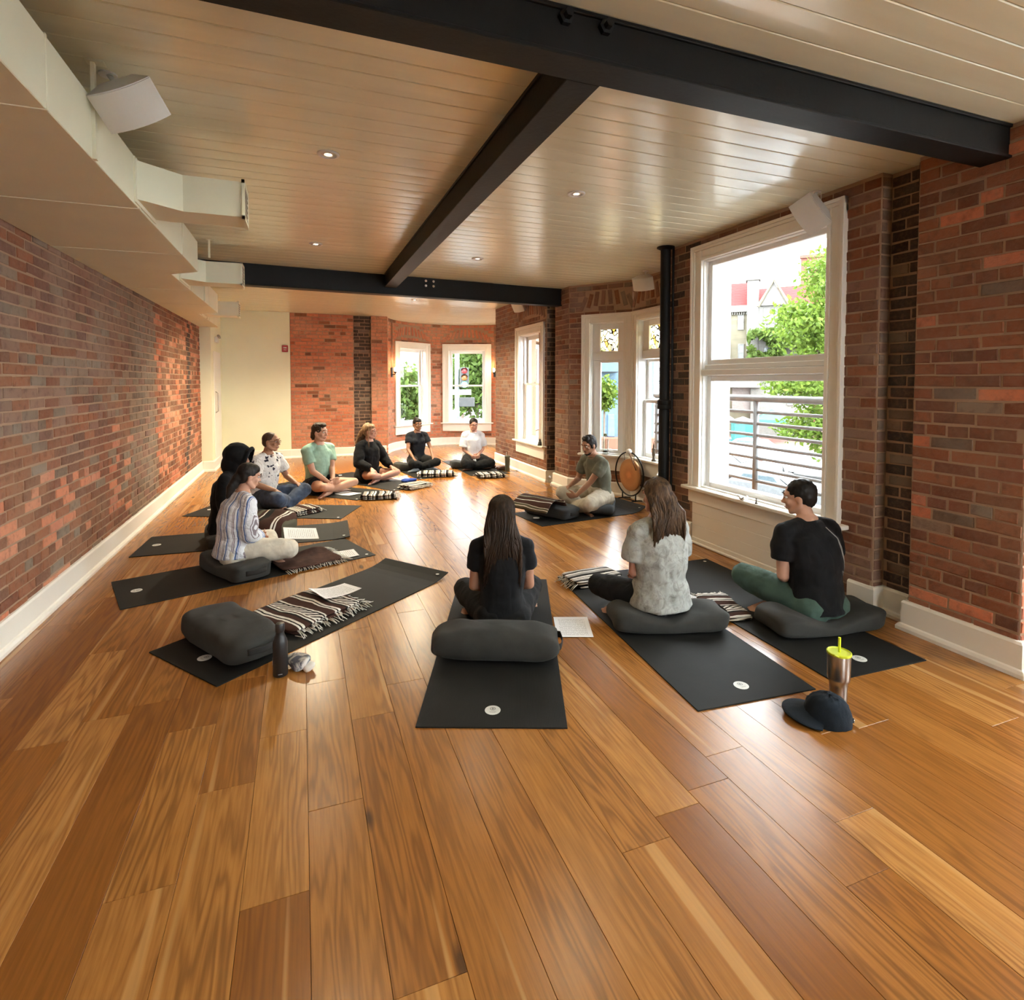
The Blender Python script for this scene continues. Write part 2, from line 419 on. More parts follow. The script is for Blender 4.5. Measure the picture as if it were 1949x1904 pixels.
def backing(m, path, z0, z1, holes, t=.3):
    e_ = .003 if isinstance(path, Line) else 0.0; full = path; path = (lambda u, p=full: p(min(max(u, e_), p.L - e_))) if e_ else path; path.L = full.L; path.cuts = full.cuts
    us = sorted({0.0, path.L, *path.cuts, *[h[i] for h in holes for i in (0, 1)]}); us = [u for u in us if 0 <= u <= path.L]
    for a, b in zip(us[:-1], us[1:]):
        if b - a < 1e-5: continue
        mid = (a + b) / 2; cuts = sorted([(h[2], h[3]) for h in holes if h[0] < mid < h[1]]); z = z0; iv = []
        for c in cuts:
            if c[0] > z: iv.append((z, c[0]))
            z = max(z, c[1])
        if z < z1: iv.append((z, z1))
        pa, pb = path(a), path(b)
        for lo, hi in iv:
            V = []
            for (x, y, th) in (pa, pb):
                nx, ny = -math.sin(th), math.cos(th)
                V += [(x, y, lo), (x, y, hi), (x - nx * t, y - ny * t, lo), (x - nx * t, y - ny * t, hi)]
            m.add(V, [(0, 4, 5, 1), (2, 3, 7, 6), (0, 1, 3, 2), (4, 6, 7, 5), (1, 5, 7, 3), (0, 2, 6, 4)])
NOBRICK = set()
def brick_wall(name, label, runs, mortar=None, thick=.3, limit=300, seed=1):
    """runs: (path, z0, z1, holes, arches, matfn); a wall of separate bricks over a mortar bed"""
    m = MB(); r = random.Random(seed); items = []
    for (path, z0, z1, holes, arches, matfn) in runs:
        backing(m, path, z0, z1, holes, thick)
        row = 0; z = z0 + BH / 2
        while z < z1 - .012:
            hdr = row % 6 == 5; bl = BL / 2 if hdr else BL
            u = -(bl / 2) * (row % 2) + r.uniform(-.012, .012) - (.0 if not hdr else .03)
            while u < path.L:
                a, b = max(u, 0) , min(u + bl * r.uniform(.94, 1.05), path.L); nu = u + bl if b < path.L else path.L + 1
                b = min(u + bl, path.L); u = nu
                segs = [(a, b)]
                for h in holes:
                    if h[2] - .02 < z < h[3] + .02:
                        out = []
                        for (p, q) in segs:
                            if q <= h[0] or p >= h[1]: out.append((p, q))
                            else:
                                if p < h[0]: out.append((p, h[0]))
                                if q > h[1]: out.append((h[1], q))
                        segs = out
                for (uc, w, zs, rise, thk) in arches:
                    half = w / 2 + .06
                    out = []
                    for (p, q) in segs:
                        c = (p + q) / 2; dx = abs(c - uc)
                        if dx < half:
                            zz = zs + rise * (1 - (dx / half) ** 2)
                            if zz - .035 < z < zz + thk + .03: continue
                        out.append((p, q))
                    segs = out
                for (p, q) in segs:
                    if q - p < .035: continue
                    mt = matfn((p + q) / 2, z, r)
                    if mt is None: continue
                    x, y, th = path((p + q) / 2); nx, ny = -math.sin(th), math.cos(th)
                    o = r.uniform(-.0022, .0022)
                    items.append((x + nx * o, y + ny * o, z + r.uniform(-.0025, .0025), th, R(r.uniform(-.8, .8)), (q - p - JT) / (BL - JT), r.randrange(8), mt, (nx, ny, 0), r.random(), 1.0))
            z += BH; row += 1
        for (uc, w, zs, rise, thk) in arches:       # voussoirs of a segmental arch, standing on end
            half = w / 2 + .03; n = int(w / .075); Rr = (half * half + rise * rise) / (2 * rise); am = math.asin(half / Rr)
            for i in range(n):
                a = -am + (i + .5) * 2 * am / n; rad = Rr + thk / 2
                uu = uc + rad * math.sin(a); zz = zs + rise - Rr + rad * math.cos(a)
                if not (0.02 < uu < path.L - .02) or zz > z1 - .05: continue
                x, y, th = path(uu); nx, ny = -math.sin(th), math.cos(th)
                items.append((x, y, zz, th, math.pi / 2 + a + R(r.uniform(-1.5, 1.5)), thk / BL, r.randrange(8), matfn(uu, zz, r) or M_BRICK, (nx, ny, 0), r.random(), .98))
    w = struct(m.build(name, mortar or M_MORTAR), label)
    sc = np.array([proj_area(it[:3], it[8], it[5], 1) for it in items]); order = np.argsort(-sc)
    rest = {}
    for rank, i in enumerate(order):
        x, y, z, th, roll, sx, sh, mt, n, rv, sz = items[i]
        if rank < limit and sc[i] > 0:
            o = bpy.data.objects.new('brick', brick_mesh(sh, mt)); COL.objects.link(o); o.parent = w
            o.location = (x, y, z); o.rotation_euler = (0, -roll, th); o.rotation_mode = 'XYZ'; o.scale = (sx, 1, sz)
        else: rest.setdefault(mt.name, []).append(i)
    if rest:
        V = []; Fc = []; nn = 0; MI = []; RV = []; mats = []
        for mi, (mn, ids) in enumerate(rest.items()):
            mats.append(items[ids[0]][7])
            for i in ids:
                x, y, z, th, roll, sx, sh, mt, n, rv, sz = items[i]
                v, f = SHAPES[sh]; v = v * (sx, 1, sz); c, s_ = math.cos(roll), math.sin(roll)
                v = np.stack([v[:, 0] * c - v[:, 2] * s_, v[:, 1], v[:, 0] * s_ + v[:, 2] * c], 1)
                c, s_ = math.cos(th), math.sin(th)
                v = np.stack([v[:, 0] * c - v[:, 1] * s_ + x, v[:, 0] * s_ + v[:, 1] * c + y, v[:, 2] + z], 1)
                V.append(v); Fc += [tuple(k + nn for k in q) for q in f]; nn += len(v); MI += [mi] * len(f); RV += [rv] * len(v)
        me = bpy.data.meshes.new('bricks'); me.from_pydata(np.concatenate(V).tolist(), [], Fc)
        for mt in mats: me.materials.append(mt)
        me.polygons.foreach_set('material_index', MI)
        at_ = me.attributes.new('brnd', 'FLOAT', 'POINT'); at_.data.foreach_set('value', RV)
        fixn(me); o = put('bricks', me, None, w); o['kind'] = 'stuff'
    return w

# window table: name, centre on the wall (x, y), angle of the wall, casing width, casing width of one side, top, sill, kind
TC, TR_ = (3.2, 11.5), 1.56
def on_turret(deg, W):
    d = math.sqrt(max(TR_ ** 2 - (W / 2) ** 2, 0)); a = R(deg)
    return TC[0] + d * math.cos(a), TC[1] + d * math.sin(a), a + math.pi / 2
ZT, ZS = 2.41, .54
red = lambda u, z, r: M_BRICK if r.random() < .8 else (M_BRIGHT if r.random() < .5 else M_BGREY)
bright = lambda u, z, r: M_BRIGHT if r.random() < .9 else M_BRICK
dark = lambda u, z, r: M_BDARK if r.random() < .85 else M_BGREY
pale = lambda u, z, r: M_BPALE if r.random() < .72 else (M_BRICK if r.random() < .7 else M_BGREY)

# left wall, travelled from far to near (room on the left): u = 10.7 - y
def left_fn(u, z, r):
    y = 10.7 - u
    ck = 9.55 + .02 * math.sin(z * 9) + (0 if z > .95 else (.95 - z) * -.45)
    if abs(y - ck) < .10: return M_BDARK
    if 6.45 < y < 7.5: return M_BGREY if r.random() < .75 else M_BPALE
    if y > 7.5: return M_BRICK if r.random() < .7 else M_BRIGHT
    if 4.75 < y < 5.35 and 1.42 < z < 1.66: return M_BGREY
    if z > 1.75 and y > 4.3: return M_BPALE if r.random() < .75 else M_BGREY
    if z > 1.1: return M_BRICK if r.random() < .5 else (M_BPALE if r.random() < .7 else M_BGREY)
    return M_BRICK if r.random() < .72 else (M_BRIGHT if r.random() < .5 else M_BGREY)
brick_wall('wall_left', 'long weathered red brick wall behind the duct', [(Line((XL, 10.7), (XL, -1.2)), 0, ZC, [], [], left_fn)], seed=2)
m = MB(); m.box(XL - .3, XL, YB, -1.2, 0, ZC); struct(m.build('wall_left.001', M_WALLW), 'painted left wall behind the viewer')
# white corner block and the cream rear wall
m = MB(); m.box(XL - .3, -1.405, 10.52, 11.8, 0, ZR + .05); struct(m.build('wall_corner', M_WALLW), 'cream painted corner block at the end of the brick wall')
m = MB(); m.box(-1.9, -.195, 11.79, 12.1, 0, ZR + .05); struct(m.build('wall_rear', M_WALLW), 'cream painted rear wall beside the red brick')
def rear_fn(u, z, r):
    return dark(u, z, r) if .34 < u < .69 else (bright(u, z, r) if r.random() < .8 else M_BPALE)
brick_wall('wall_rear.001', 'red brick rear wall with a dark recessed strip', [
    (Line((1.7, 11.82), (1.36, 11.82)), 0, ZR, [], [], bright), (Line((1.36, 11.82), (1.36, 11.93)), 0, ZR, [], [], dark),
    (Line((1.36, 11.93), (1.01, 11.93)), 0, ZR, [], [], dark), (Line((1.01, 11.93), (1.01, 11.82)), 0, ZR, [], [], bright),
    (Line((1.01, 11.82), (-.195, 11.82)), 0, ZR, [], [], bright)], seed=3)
# turret: a round bay; u runs along the arc from angle -81.6 to 168.5
A0, A1 = -81.0, 168.2
WT = [(124.0, 1.10), (69.3, 1.165), (14.0, 1.15), (-41.0, 1.15)]
th_holes = []; th_arch = []
for d, W in WT:
    h = math.degrees(math.asin((W / 2 - .11) / TR_)); c = TR_ * R(d - A0); th_holes.append((TR_ * R(d - h - A0), TR_ * R(d + h - A0), .50, ZT - .10)); th_arch.append((c, W - .25, ZT + .03, .13, .21))
brick_wall('wall_turret', 'curved red brick wall of the round corner bay', [(Arc(TC, TR_, A0, A1), 0, ZR, th_holes, th_arch, bright)], thick=.22, seed=4)
# far right wall with window 3
brick_wall('wall_right.001', 'red brick side wall between the two bays', [
    (Line((3.43, 7.60), (3.43, 9.93)), 0, ZR, [(8.235 - .585 + .11 - 7.60, 8.235 + .585 - .11 - 7.60, .50, ZT - .10)], [(8.235 - 7.60, .98, ZT + .05, .11, .21)],
     lambda u, z, r: M_BPALE if r.random() < .45 else M_BRICK),
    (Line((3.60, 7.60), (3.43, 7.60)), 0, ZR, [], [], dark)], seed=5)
# middle bay
c1, c2 = (4.02, 5.45), (4.02, 6.21)
e0, e1 = (3.44, 4.73), (3.465, 6.93)
f1 = Line(c2, e1); f3 = Line(e0, c1); f2 = Line(c1, c2)
brick_wall('wall_bay', 'washed brick walls of the angled window bay', [
    (f3, 0, ZC, [(f3.L / 2 - .26, f3.L / 2 + .26, .5, ZT - .08)], [], pale),
    (f2, 0, ZC, [(.10, .66, .5, ZT - .08)], [(.38, .6, ZT + .04, .08, .2)], pale),
    (f1, 0, ZC, [(.07, .63, .5, ZT - .08)], [(.36, .6, ZT + .04, .08, .2)], pale),
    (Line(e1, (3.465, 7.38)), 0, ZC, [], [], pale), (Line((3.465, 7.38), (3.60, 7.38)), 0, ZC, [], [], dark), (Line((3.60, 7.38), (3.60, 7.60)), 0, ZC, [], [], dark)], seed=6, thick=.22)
# near right wall: pier, sooty recess, wall with the big window
BW0, BW1 = 2.73, 4.30
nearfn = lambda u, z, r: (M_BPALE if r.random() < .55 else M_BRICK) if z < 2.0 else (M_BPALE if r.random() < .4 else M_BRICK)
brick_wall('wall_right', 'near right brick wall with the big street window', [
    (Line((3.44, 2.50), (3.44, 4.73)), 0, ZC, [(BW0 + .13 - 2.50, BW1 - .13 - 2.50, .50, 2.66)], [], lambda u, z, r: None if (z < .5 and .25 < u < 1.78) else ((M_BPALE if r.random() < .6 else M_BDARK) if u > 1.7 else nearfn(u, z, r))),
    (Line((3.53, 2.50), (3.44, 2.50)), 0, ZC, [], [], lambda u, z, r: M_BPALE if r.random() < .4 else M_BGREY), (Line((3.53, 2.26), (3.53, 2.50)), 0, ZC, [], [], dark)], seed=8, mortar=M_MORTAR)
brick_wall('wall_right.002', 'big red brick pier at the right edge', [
    (Line((3.42, 1.70), (3.42, 2.26)), 0, ZC, [], [], red), (Line((3.42, 2.26), (3.53, 2.26)), 0, ZC, [], [], dark), (Line((4.05, 1.70), (3.42, 1.70)), 0, ZC, [], [], bright)], seed=9, thick=.25)  # daylight on the near return face is put into its brighter orange bricks
# the bay beside the viewer, out of the frame, and the wall behind
brick_wall('wall_right.003', 'brick window bay beside the viewer', [
    (Line((4.05, -1.2), (4.05, 1.70)), 0, ZC, [(.35, 2.55, .5, 2.6)], [], red), (Line((3.42, -1.2), (4.05, -1.2)), 0, ZC, [], [], red),
    (Line((3.42, YB), (3.42, -1.2)), 0, ZC, [], [], red)], seed=10, limit=0)
m = MB(); backing(m, Line((XL - .3, YB), (3.9, YB)), 0, ZC, [(2.9, 4.9, .6, 2.4)], .3); struct(m.build('wall_back', M_WALLW), 'painted wall behind the viewer with one added window for fill daylight')  # opening added out of view to let fill daylight into the room

# ------------------------------------------------------------------ baseboards
BP = [(0, 0), (.045, 0), (.045, .02), (.036, .036), (.026, .042), (.026, .165), (.018, .178), (0, .18)]
def baseboard(name, label, path):
    m = MB(); m.sweep(path, BP); return struct(m.build(name, M_TRIM), label)
baseboard('baseboard_left', 'white baseboard along the long left brick wall', [(XL, 10.52), (XL, YB)])
baseboard('baseboard_corner', 'white baseboard around the cream corner block', [(-.195, 11.79), (-1.405, 11.79), (-1.405, 10.52), (XL + .03, 10.52)])
baseboard('baseboard_rear', 'white baseboard below the rear red brick', [(1.66, 11.82), (1.36, 11.82), (1.36, 11.93), (1.01, 11.93), (1.01, 11.82), (-.195, 11.82)])
tp = [(TC[0] + TR_ * math.cos(R(a)), TC[1] + TR_ * math.sin(R(a))) for a in np.linspace(A0, A1, 60)]
baseboard('baseboard_turret', 'curved white baseboard of the round bay', tp)
baseboard('baseboard_right.001', 'white baseboard below the tall side window', [(3.60, 7.60), (3.43, 7.60), (3.43, 9.93)])
baseboard('baseboard_bay', 'white baseboard of the angled window bay', [e0, c1, c2, e1, (3.465, 7.38), (3.58, 7.38)])
baseboard('baseboard_right', 'white baseboard with a jog into the sooty recess', [(3.42, 1.70), (3.42, 2.26), (3.53, 2.26), (3.53, 2.50), (3.44, 2.50), (3.44, 2.66)][1:])
baseboard('baseboard_right.002', 'white baseboard around the big brick pier', [(4.05, 1.70), (3.42, 1.70), (3.42, 2.26), (3.50, 2.26)])
baseboard('baseboard_right.003', 'white baseboard between big window and black pipe', [(3.44, 4.27), (3.44, 4.72)])
# ------------------------------------------------------------------ windows
def pane(name, x0, x1, z0, z1, y, parent, mat=None):
    m = MB(); m.box(x0, x1, y - .003, y + .003, z0, z1); return m.build(name, mat or M_GLASS, parent)
def frame4(m, x0, x1, z0, z1, y0, y1, s, sb=None, st=None, b=.005):
    sb = sb or s; st = st or s
    m.cbox(x0, x0 + s, y0, y1, z0, z1, b); m.cbox(x1 - s, x1, y0, y1, z0, z1, b)
    m.cbox(x0 + s, x1 - s, y0, y1, z0, z0 + sb, b); m.cbox(x0 + s, x1 - s, y0, y1, z1 - st, z1, b)
def casing(root, W, cw, zs, zt, mat):
    """moulded casing: flat board, stepped bead and back band, one mesh for each side"""
    for nm, s in (('casing_side', -1), ('casing_side', 1)):
        m = MB()
        def bx(a, b, d): m.cbox(min(s * a, s * b), max(s * a, s * b), -.01, d, zs, zt, .003)
        bx(W / 2, W / 2 - .025, .042); bx(W / 2 - .025, W / 2 - .05, .034); bx(W / 2 - .05, W / 2 - cw + .03, .022); bx(W / 2 - cw + .03, W / 2 - cw, .03)
        m.build(nm, mat, root)
    m = MB(); h = W / 2
    for z0, z1, d in ((zt - .025, zt, .0425), (zt - .05, zt - .025, .0345), (zt - cw + .03, zt - .05, .0225), (zt - cw, zt - cw + .03, .0305)):
        k = (z0 - (zt - cw)) / cw * 0
        m.cbox(-h + (zt - z1) * 0 + (cw if z1 <= zt - cw + .031 else .0), h - (cw if z1 <= zt - cw + .031 else .0), -.01, d, z0, z1, .003)
    m.build('casing_head', mat, root)
def sill_apron(root, W, zs, za, mat, horn=.05):
    m = MB(); m.cbox(-W / 2 - horn, W / 2 + horn, -.12, .075, zs - .028, zs, .006); m.build('sill', mat, root)
    m = MB(); m.cbox(-W / 2, W / 2, -.01, .024, za, zs - .028, .003); m.build('apron', mat, root)
def jambs(root, x0, x1, z0, z1, d, mat, t=.02, front=0.0):
    m = MB(); m.box(x0, x0 + t, -d, front, z0, z1); m.box(x1 - t, x1, -d, front, z0, z1); m.box(x0 + t, x1 - t, -d, front, z1 - t, z1); m.box(x0 + t, x1 - t, -d, front, z0 - .01, z0 + t * .6); m.build('jamb', mat, root)
def double_hung(n, label, x, y, th, W, zm=1.42, cw=.15, zs=ZS, zt=ZT):
    root = empty('window_%d' % n, (x, y, 0), th, label, None, None, 'structure')
    casing(root, W, cw, zs, zt, M_TRIM); sill_apron(root, W, zs, .33, M_TRIM)
    o = W / 2 - cw; jambs(root, -o - .012, o + .012, zs, zt - cw + .01, .20, M_SASH)
    i = o - .010; m = MB(); m.box(-o, -i + .02, -.10, -.065, zs, zt - cw); m.box(i - .02, o, -.10, -.065, zs, zt - cw); m.build('stop', M_SASH, root)
    for nm, z0, z1, yy in (('sash_upper', zm - .02, zt - cw - .01, -.145), ('sash_lower', zs + .005, zm + .02, -.105)):
        m = MB(); frame4(m, -i, i, z0, z1, yy - .018, yy + .018, .062, .085 if 'lower' in nm else .04, .04 if 'lower' in nm else .06)
        s = m.build(nm.replace('_upper', '').replace('_lower', ''), M_SASH, root); pane('pane', -i + .055, i - .055, z0 + .035, z1 - .035, yy, s)
    m = MB(); m.cbox(-.03, .03, -.105, -.075, zm + .02, zm + .035, .004); m.build('lock', plain('brass_lock', (.5, .42, .3), .4, .8), root)
    return root
lab = ['sash window in the round bay beside the left wall lamp', 'sash window in the round bay facing the street trees', 'hidden sash window on the right of the round bay', 'hidden sash window on the near side of the round bay']
for i, (d, W) in enumerate(WT): x, y, th = on_turret(d, W); double_hung(i + 1, lab[i], x, y, th, W)
double_hung(5, 'tall white sash window in the side wall beyond the bay', 3.43, 8.235, math.pi / 2, 1.17, 1.47, .14)

def leaded_mat():
    n = NT('leaded_amber_glass'); t = n.t; t.nodes.remove(n.b); v = n.obj()
    vo = n.nd('ShaderNodeTexVoronoi', feature='DISTANCE_TO_EDGE', i_Scale=19.0); n.ln(n.vmath('MULTIPLY', v, (1.0, 0, .62)), vo.inputs['Vector'])
    vc = n.nd('ShaderNodeTexVoronoi', i_Scale=19.0); n.ln(n.vmath('MULTIPLY', v, (1.0, 0, .62)), vc.inputs['Vector'])
    sp = n.nd('ShaderNodeSeparateColor'); n.ln(vc.outputs['Color'], sp.inputs[0])
    col = n.ramp(sp.outputs[0], [(0, (.75, .45, .08)), (.25, (.9, .8, .5)), (.5, (.92, .92, .85)), (.75, (.85, .78, .55)), (1, (.55, .6, .3))])
    tr = n.nd('ShaderNodeBsdfTransparent'); n.ln(col, tr.inputs[0]); gl = n.nd('ShaderNodeBsdfTranslucent'); n.ln(col, gl.inputs[0])
    m1 = n.nd('ShaderNodeMixShader'); m1.inputs[0].default_value = .55; n.ln(tr.outputs[0], m1.inputs[1]); n.ln(gl.outputs[0], m1.inputs[2])
    ld = n.nd('ShaderNodeBsdfDiffuse'); ld.inputs[0].default_value = (.03, .028, .025, 1)
    m2 = n.nd('ShaderNodeMixShader'); n.ln(n.ramp(vo.outputs['Distance'], [(.055, (1, 1, 1)), (.075, (0, 0, 0))]), m2.inputs[0]); n.ln(m1.outputs[0], m2.inputs[1]); n.ln(ld.outputs[0], m2.inputs[2])
    n.ln(m2.outputs[0], n.o.inputs[0]); return n.m
M_LEAD = leaded_mat()
def transom_window(n, label, x, y, th, W, hung, gw=.27):
    root = empty('window_%d' % n, (x, y, 0), th, label, None, None, 'structure'); cw = .115
    casing(root, W, cw, ZS, ZT, M_TRIM); sill_apron(root, W, ZS, .33, M_TRIM, .035 if n != 7 else .0)
    o = W / 2 - cw; jambs(root, -o - .012, o + .012, ZS, ZT - cw + .01, .2, M_SASH)
    m = MB(); m.cbox(-o, o, -.13, -.06, 1.80, 1.90, .005); m.build('transom_bar', M_SASH, root)
    m = MB(); frame4(m, -o, o, 1.90, ZT - cw, -.13, -.075, (2 * o - gw) / 2 + .01, .02, .085); s = m.build('transom_sash', M_SASH, root)
    pane('leaded_pane', -gw / 2, gw / 2, 1.915, ZT - cw - .08, -.11, s, M_LEAD)
    if hung:
        for z0, z1, yy in ((1.24, 1.80, -.145), (ZS + .005, 1.28, -.105)):
            m = MB(); frame4(m, -o + .01, o - .01, z0, z1, yy - .018, yy + .018, .05, .06, .04); s = m.build('sash', M_SASH, root)
            pane('pane', -o + .05, o - .05, z0 + .03, z1 - .03, yy, s)
    else:
        m = MB(); frame4(m, -o + .01, o - .01, ZS + .005, 1.80, -.13, -.09, (2 * o - gw) / 2, .05, .035); s = m.build('sash', M_SASH, root)
        pane('pane', -gw / 2 - .01, gw / 2 + .01, ZS + .05, 1.77, -.11, s)
    return root
p = f1(.355); transom_window(6, 'bay window with leaded transom facing the room, blue house outside', p[0], p[1], p[2], .71, False)
p = f2(.385); transom_window(7, 'bay window with leaded transom beside the black pipe', p[0], p[1], p[2], .73, True)
p = f3(f3.L / 2); transom_window(8, 'bay window hidden behind the black pipe', p[0], p[1], p[2], .72, True)

def big_window():
    W = BW1 - BW0; yc = (BW0 + BW1) / 2; root = empty('window_9', (3.44, yc, 0), math.pi / 2, 'big two-part white street window above the panelled wall', None, None, 'structure')
    cw = .14; zt = 2.745; casing(root, W, cw, .535, zt, M_TRIM)
    m = MB(); m.cbox(-W / 2 - .06, W / 2 + .05, -.09, .085, .505, .535, .006); m.build('sill', M_TRIM, root)
    m = MB(); m.cbox(-W / 2 - .005, W / 2 + .005, -.01, .03, .385, .505, .003); m.build('apron', M_TRIM, root)
    for i in range(3):
        m = MB(); z0 = .06 + i * .11; m.cbox(-W / 2 + .045, W / 2 - .045, -.005, .022, z0, z0 + .109 if i < 2 else .386, .003); m.build('panel_board', M_TRIM, root)
    m = MB(); m.cbox(-W / 2 + .045, W / 2 - .045, -.005, .03, 0, .06, .006); m.cbox(-W / 2 + .045, W / 2 - .045, -.005, .045, 0, .022, .006); m.build('panel_base', M_TRIM, root)
    o = W / 2 - cw; jambs(root, -o - .012, o + .012, .535, zt - cw + .01, .31, M_SASH)
    m = MB(); m.cbox(-o, o, -.10, .02, 1.56, 1.615, .006); m.cbox(-o, o, -.10, -.02, 1.615, 1.66, .006); m.build('transom_bar', M_SASH, root)
    for z0, z1 in ((1.655, zt - cw), (.54, 1.56)):
        m = MB(); frame4(m, -o, o, z0, z1, -.095, -.05, .055, .05, .05); m2 = MB(); s = m.build('sash', M_SASH, root)
        m2.box(-o + .05, -o + .062, -.085, -.06, z0 + .05, z1 - .05); pane('pane', -o + .045, o - .045, z0 + .04, z1 - .04, -.075, s)
    return root
big_window()
for n, x, y, th, W, zs, zt, lb in ((10, 4.05, .25, math.pi / 2, 2.42, .52, 2.70, 'big window of the bay beside the viewer'), (11, 3.9 + XL - .3, YB, 0, 2.22, .6, 2.5, 'added unseen window behind the viewer for fill daylight')):  # the one behind the viewer is added for fill daylight
    root = empty('window_%d' % n, (x, y, 0), th, lb, None, None, 'structure'); casing(root, W, .12, zs, zt, M_TRIM); sill_apron(root, W, zs, zs - .2, M_TRIM)
    o = W / 2 - .12; zb = zt - .12; zm = (zs + zb) / 2; jambs(root, -o - .012, o + .012, zs, zb + .01, .2, M_SASH)
    for z0, z1 in ((zs, zm), (zm, zb)):
        m = MB(); frame4(m, -o, o, z0, z1, -.12, -.08, .06); s = m.build('sash', M_SASH, root); pane('pane', -o + .05, o - .05, z0 + .05, z1 - .05, -.1, s)

# ------------------------------------------------------------------ beams, pipe, duct
def ibeam(name, label, a, b, z0, z1, w, web=.03, fl=.016):
    A = np.array(a, float); B = np.array(b, float); L = np.linalg.norm(B - A); th = math.atan2(B[1] - A[1], B[0] - A[0])
    o = empty(name, (A[0], A[1], z0), th, label, 'beam'); h = z1 - z0
    m = MB(); m.cbox(0, L, -w / 2, w / 2, 0, fl, .003); m.build('flange', M_STEEL, o)
    m = MB(); m.cbox(0, L, -w / 2, w / 2, h - fl, h, .003); m.build('flange', M_STEEL, o)
    m = MB(); m.box(0, L, -w / 2 + web, w / 2 - web, fl, h - fl); m.build('web', M_STEEL, o)
    return o
b1 = ibeam('steel_beam', 'nearest black steel beam crossing the ceiling from wall to wall', (XL, 1.875), (3.43, 1.875), 2.65, 2.822, .145, .012)
b2 = ibeam('steel_beam', 'black steel beam running lengthwise between the two cross beams', (1.035, 1.955), (1.035, 6.92), 2.655, 2.822, .145, .012)
b3 = ibeam('steel_beam', 'farthest black steel beam with white bolts, crossing before the rear room', (XL, 6.835), (3.47, 7.235), 2.58, 2.87, .15, .014)
M_BOLT = plain('white_bolt', (.75, .72, .66), .4)
for bx, par in ((.45, 0), (.63, 0), (3.07, 0), (3.17, 0)):
    for bz in (.14, .20):
        m = MB(); m.ball((bx, -.075 + .005, bz), (.016, .012, .016), 8, 5); m.build('bolt', M_BOLT, b3, True)
for bx in (2.46, 2.62):
    m = MB(); m.lathe([(.028, 0), (.028, .02), (.016, .022), (.016, .045)], 6, M=TR(bx, -.06, .13, R(90))); m.build('bolt', M_STEEL, b1)
pp = empty('black_pipe', (3.345, 4.60, 0), 0, 'black cast iron pipe standing between bay and big window', 'pipe')
m = MB(); m.lathe([(.052, 0), (.052, 1.22), (.049, 1.23), (.049, ZC)], 20); autosmooth(m.build('shaft', M_STEEL, pp))
m = MB(); m.lathe([(.054, 1.235), (.068, 1.24), (.068, 1.275), (.064, 1.28), (.068, 1.285), (.068, 1.32), (.052, 1.33)], 20); autosmooth(m.build('collar', M_STEEL, pp))
m = MB(); m.lathe([(.05, ZC - .03), (.062, ZC - .022), (.085, ZC - .012), (.085, ZC - .001)], 24); autosmooth(m.build('ceiling_flange', M_STEEL, pp))
m = MB(); m.lathe([(.075, 0), (.075, .05), (.06, .07), (.052, .09)], 20); autosmooth(m.build('foot', M_STEEL, pp))
m = MB(); m.lathe([(.012, .0), (.012, ZC)], 8, (.075, -.02, 0)); m.build('side_tube', M_STEEL, pp)

duct = empty('air_duct', (XL, 0, 2.42), 0, 'long cream painted air duct stepping along the left brick wall', 'duct')
def duct_section(y0, y1, w, h, nm='duct_section'):
    m = MB(); m.cbox(.005, w, y0, y1, 0, h, .003); m.build(nm, M_DUCT, duct)
    for yy in np.arange(y0 + .9, y1 - .3, 1.15):
        m = MB(); m.cbox(.004, w + .004, yy - .006, yy + .006, -.003, h + .003, .002); m.build('seam_band', M_DUCT, duct)
W1, W2, W3 = .785, .555, .30
duct_section(YB + .05, 5.30, W1, .25); duct_section(5.50, 8.35, W2, .25)
duct_section(8.55, 10.5, W3, .25)
for (ya, yb, wa, wb) in ((5.30, 5.50, W1, W2), (8.35, 8.55, W2, W3)):
    m = MB(); m.add([(.005, ya, 0), (wa, ya, 0), (wb, yb, 0), (.005, yb, 0), (.005, ya, .25), (wa, ya, .25), (wb, yb, .25), (.005, yb, .25)],
                    [(0, 3, 2, 1), (4, 5, 6, 7), (0, 1, 5, 4), (1, 2, 6, 5), (2, 3, 7, 6), (3, 0, 4, 7)]); m.build('reducer', M_DUCT, duct)
M_GRILLE = plain('grille_dark', (.30, .27, .22), .6)
def branch(y, w, s=1.0):
    """side outlet: leaves the duct at an angle, then points into the room, with a flanged mouth"""
    a = .19 * s; b = .30 * s; d = .24; z0, z1 = .03, .23
    P = [(w, y), (w + a, y + .16 * s), (w + a + b, y + .16 * s)]
    Q = [(w, y + d + .16), (w + a * .45, y + d + .16 * s + .02), (w + a + b, y + d + .16 * s)]
    V = []; f = []
    for (p, q) in zip(P, Q): V += [(*p, z0), (*q, z0), (*q, z1), (*p, z1)]
    for i in (0, 1):
        o = i * 4; f += [(o, o + 1, o + 5, o + 4), (o + 1, o + 2, o + 6, o + 5), (o + 2, o + 3, o + 7, o + 6), (o + 3, o, o + 4, o + 7)]
    f += [(0, 3, 2, 1), (8, 9, 10, 11)]
    br = MB().add(V, f).build('branch', M_DUCT, duct)
    x = w + a + b; m = MB(); frame4m(m, x, y + .16 * s - .012, y + .16 * s + d + .012, z0 - .012, z1 + .012); m.build('mouth_flange', M_DUCT, br)
    m = MB()
    for i in range(6):
        zz = z0 + .02 + i * .03; m.box(x + .003, x + .010, y + .16 * s + .01, y + .16 * s + d - .01, zz, zz + .012)
    m.build('grille', M_GRILLE, br)
    m = MB(); m.box(w - .002, w + .008, y - .02, y + d + .18, z0 - .02, z1 + .012); m.build('collar', M_DUCT, br)
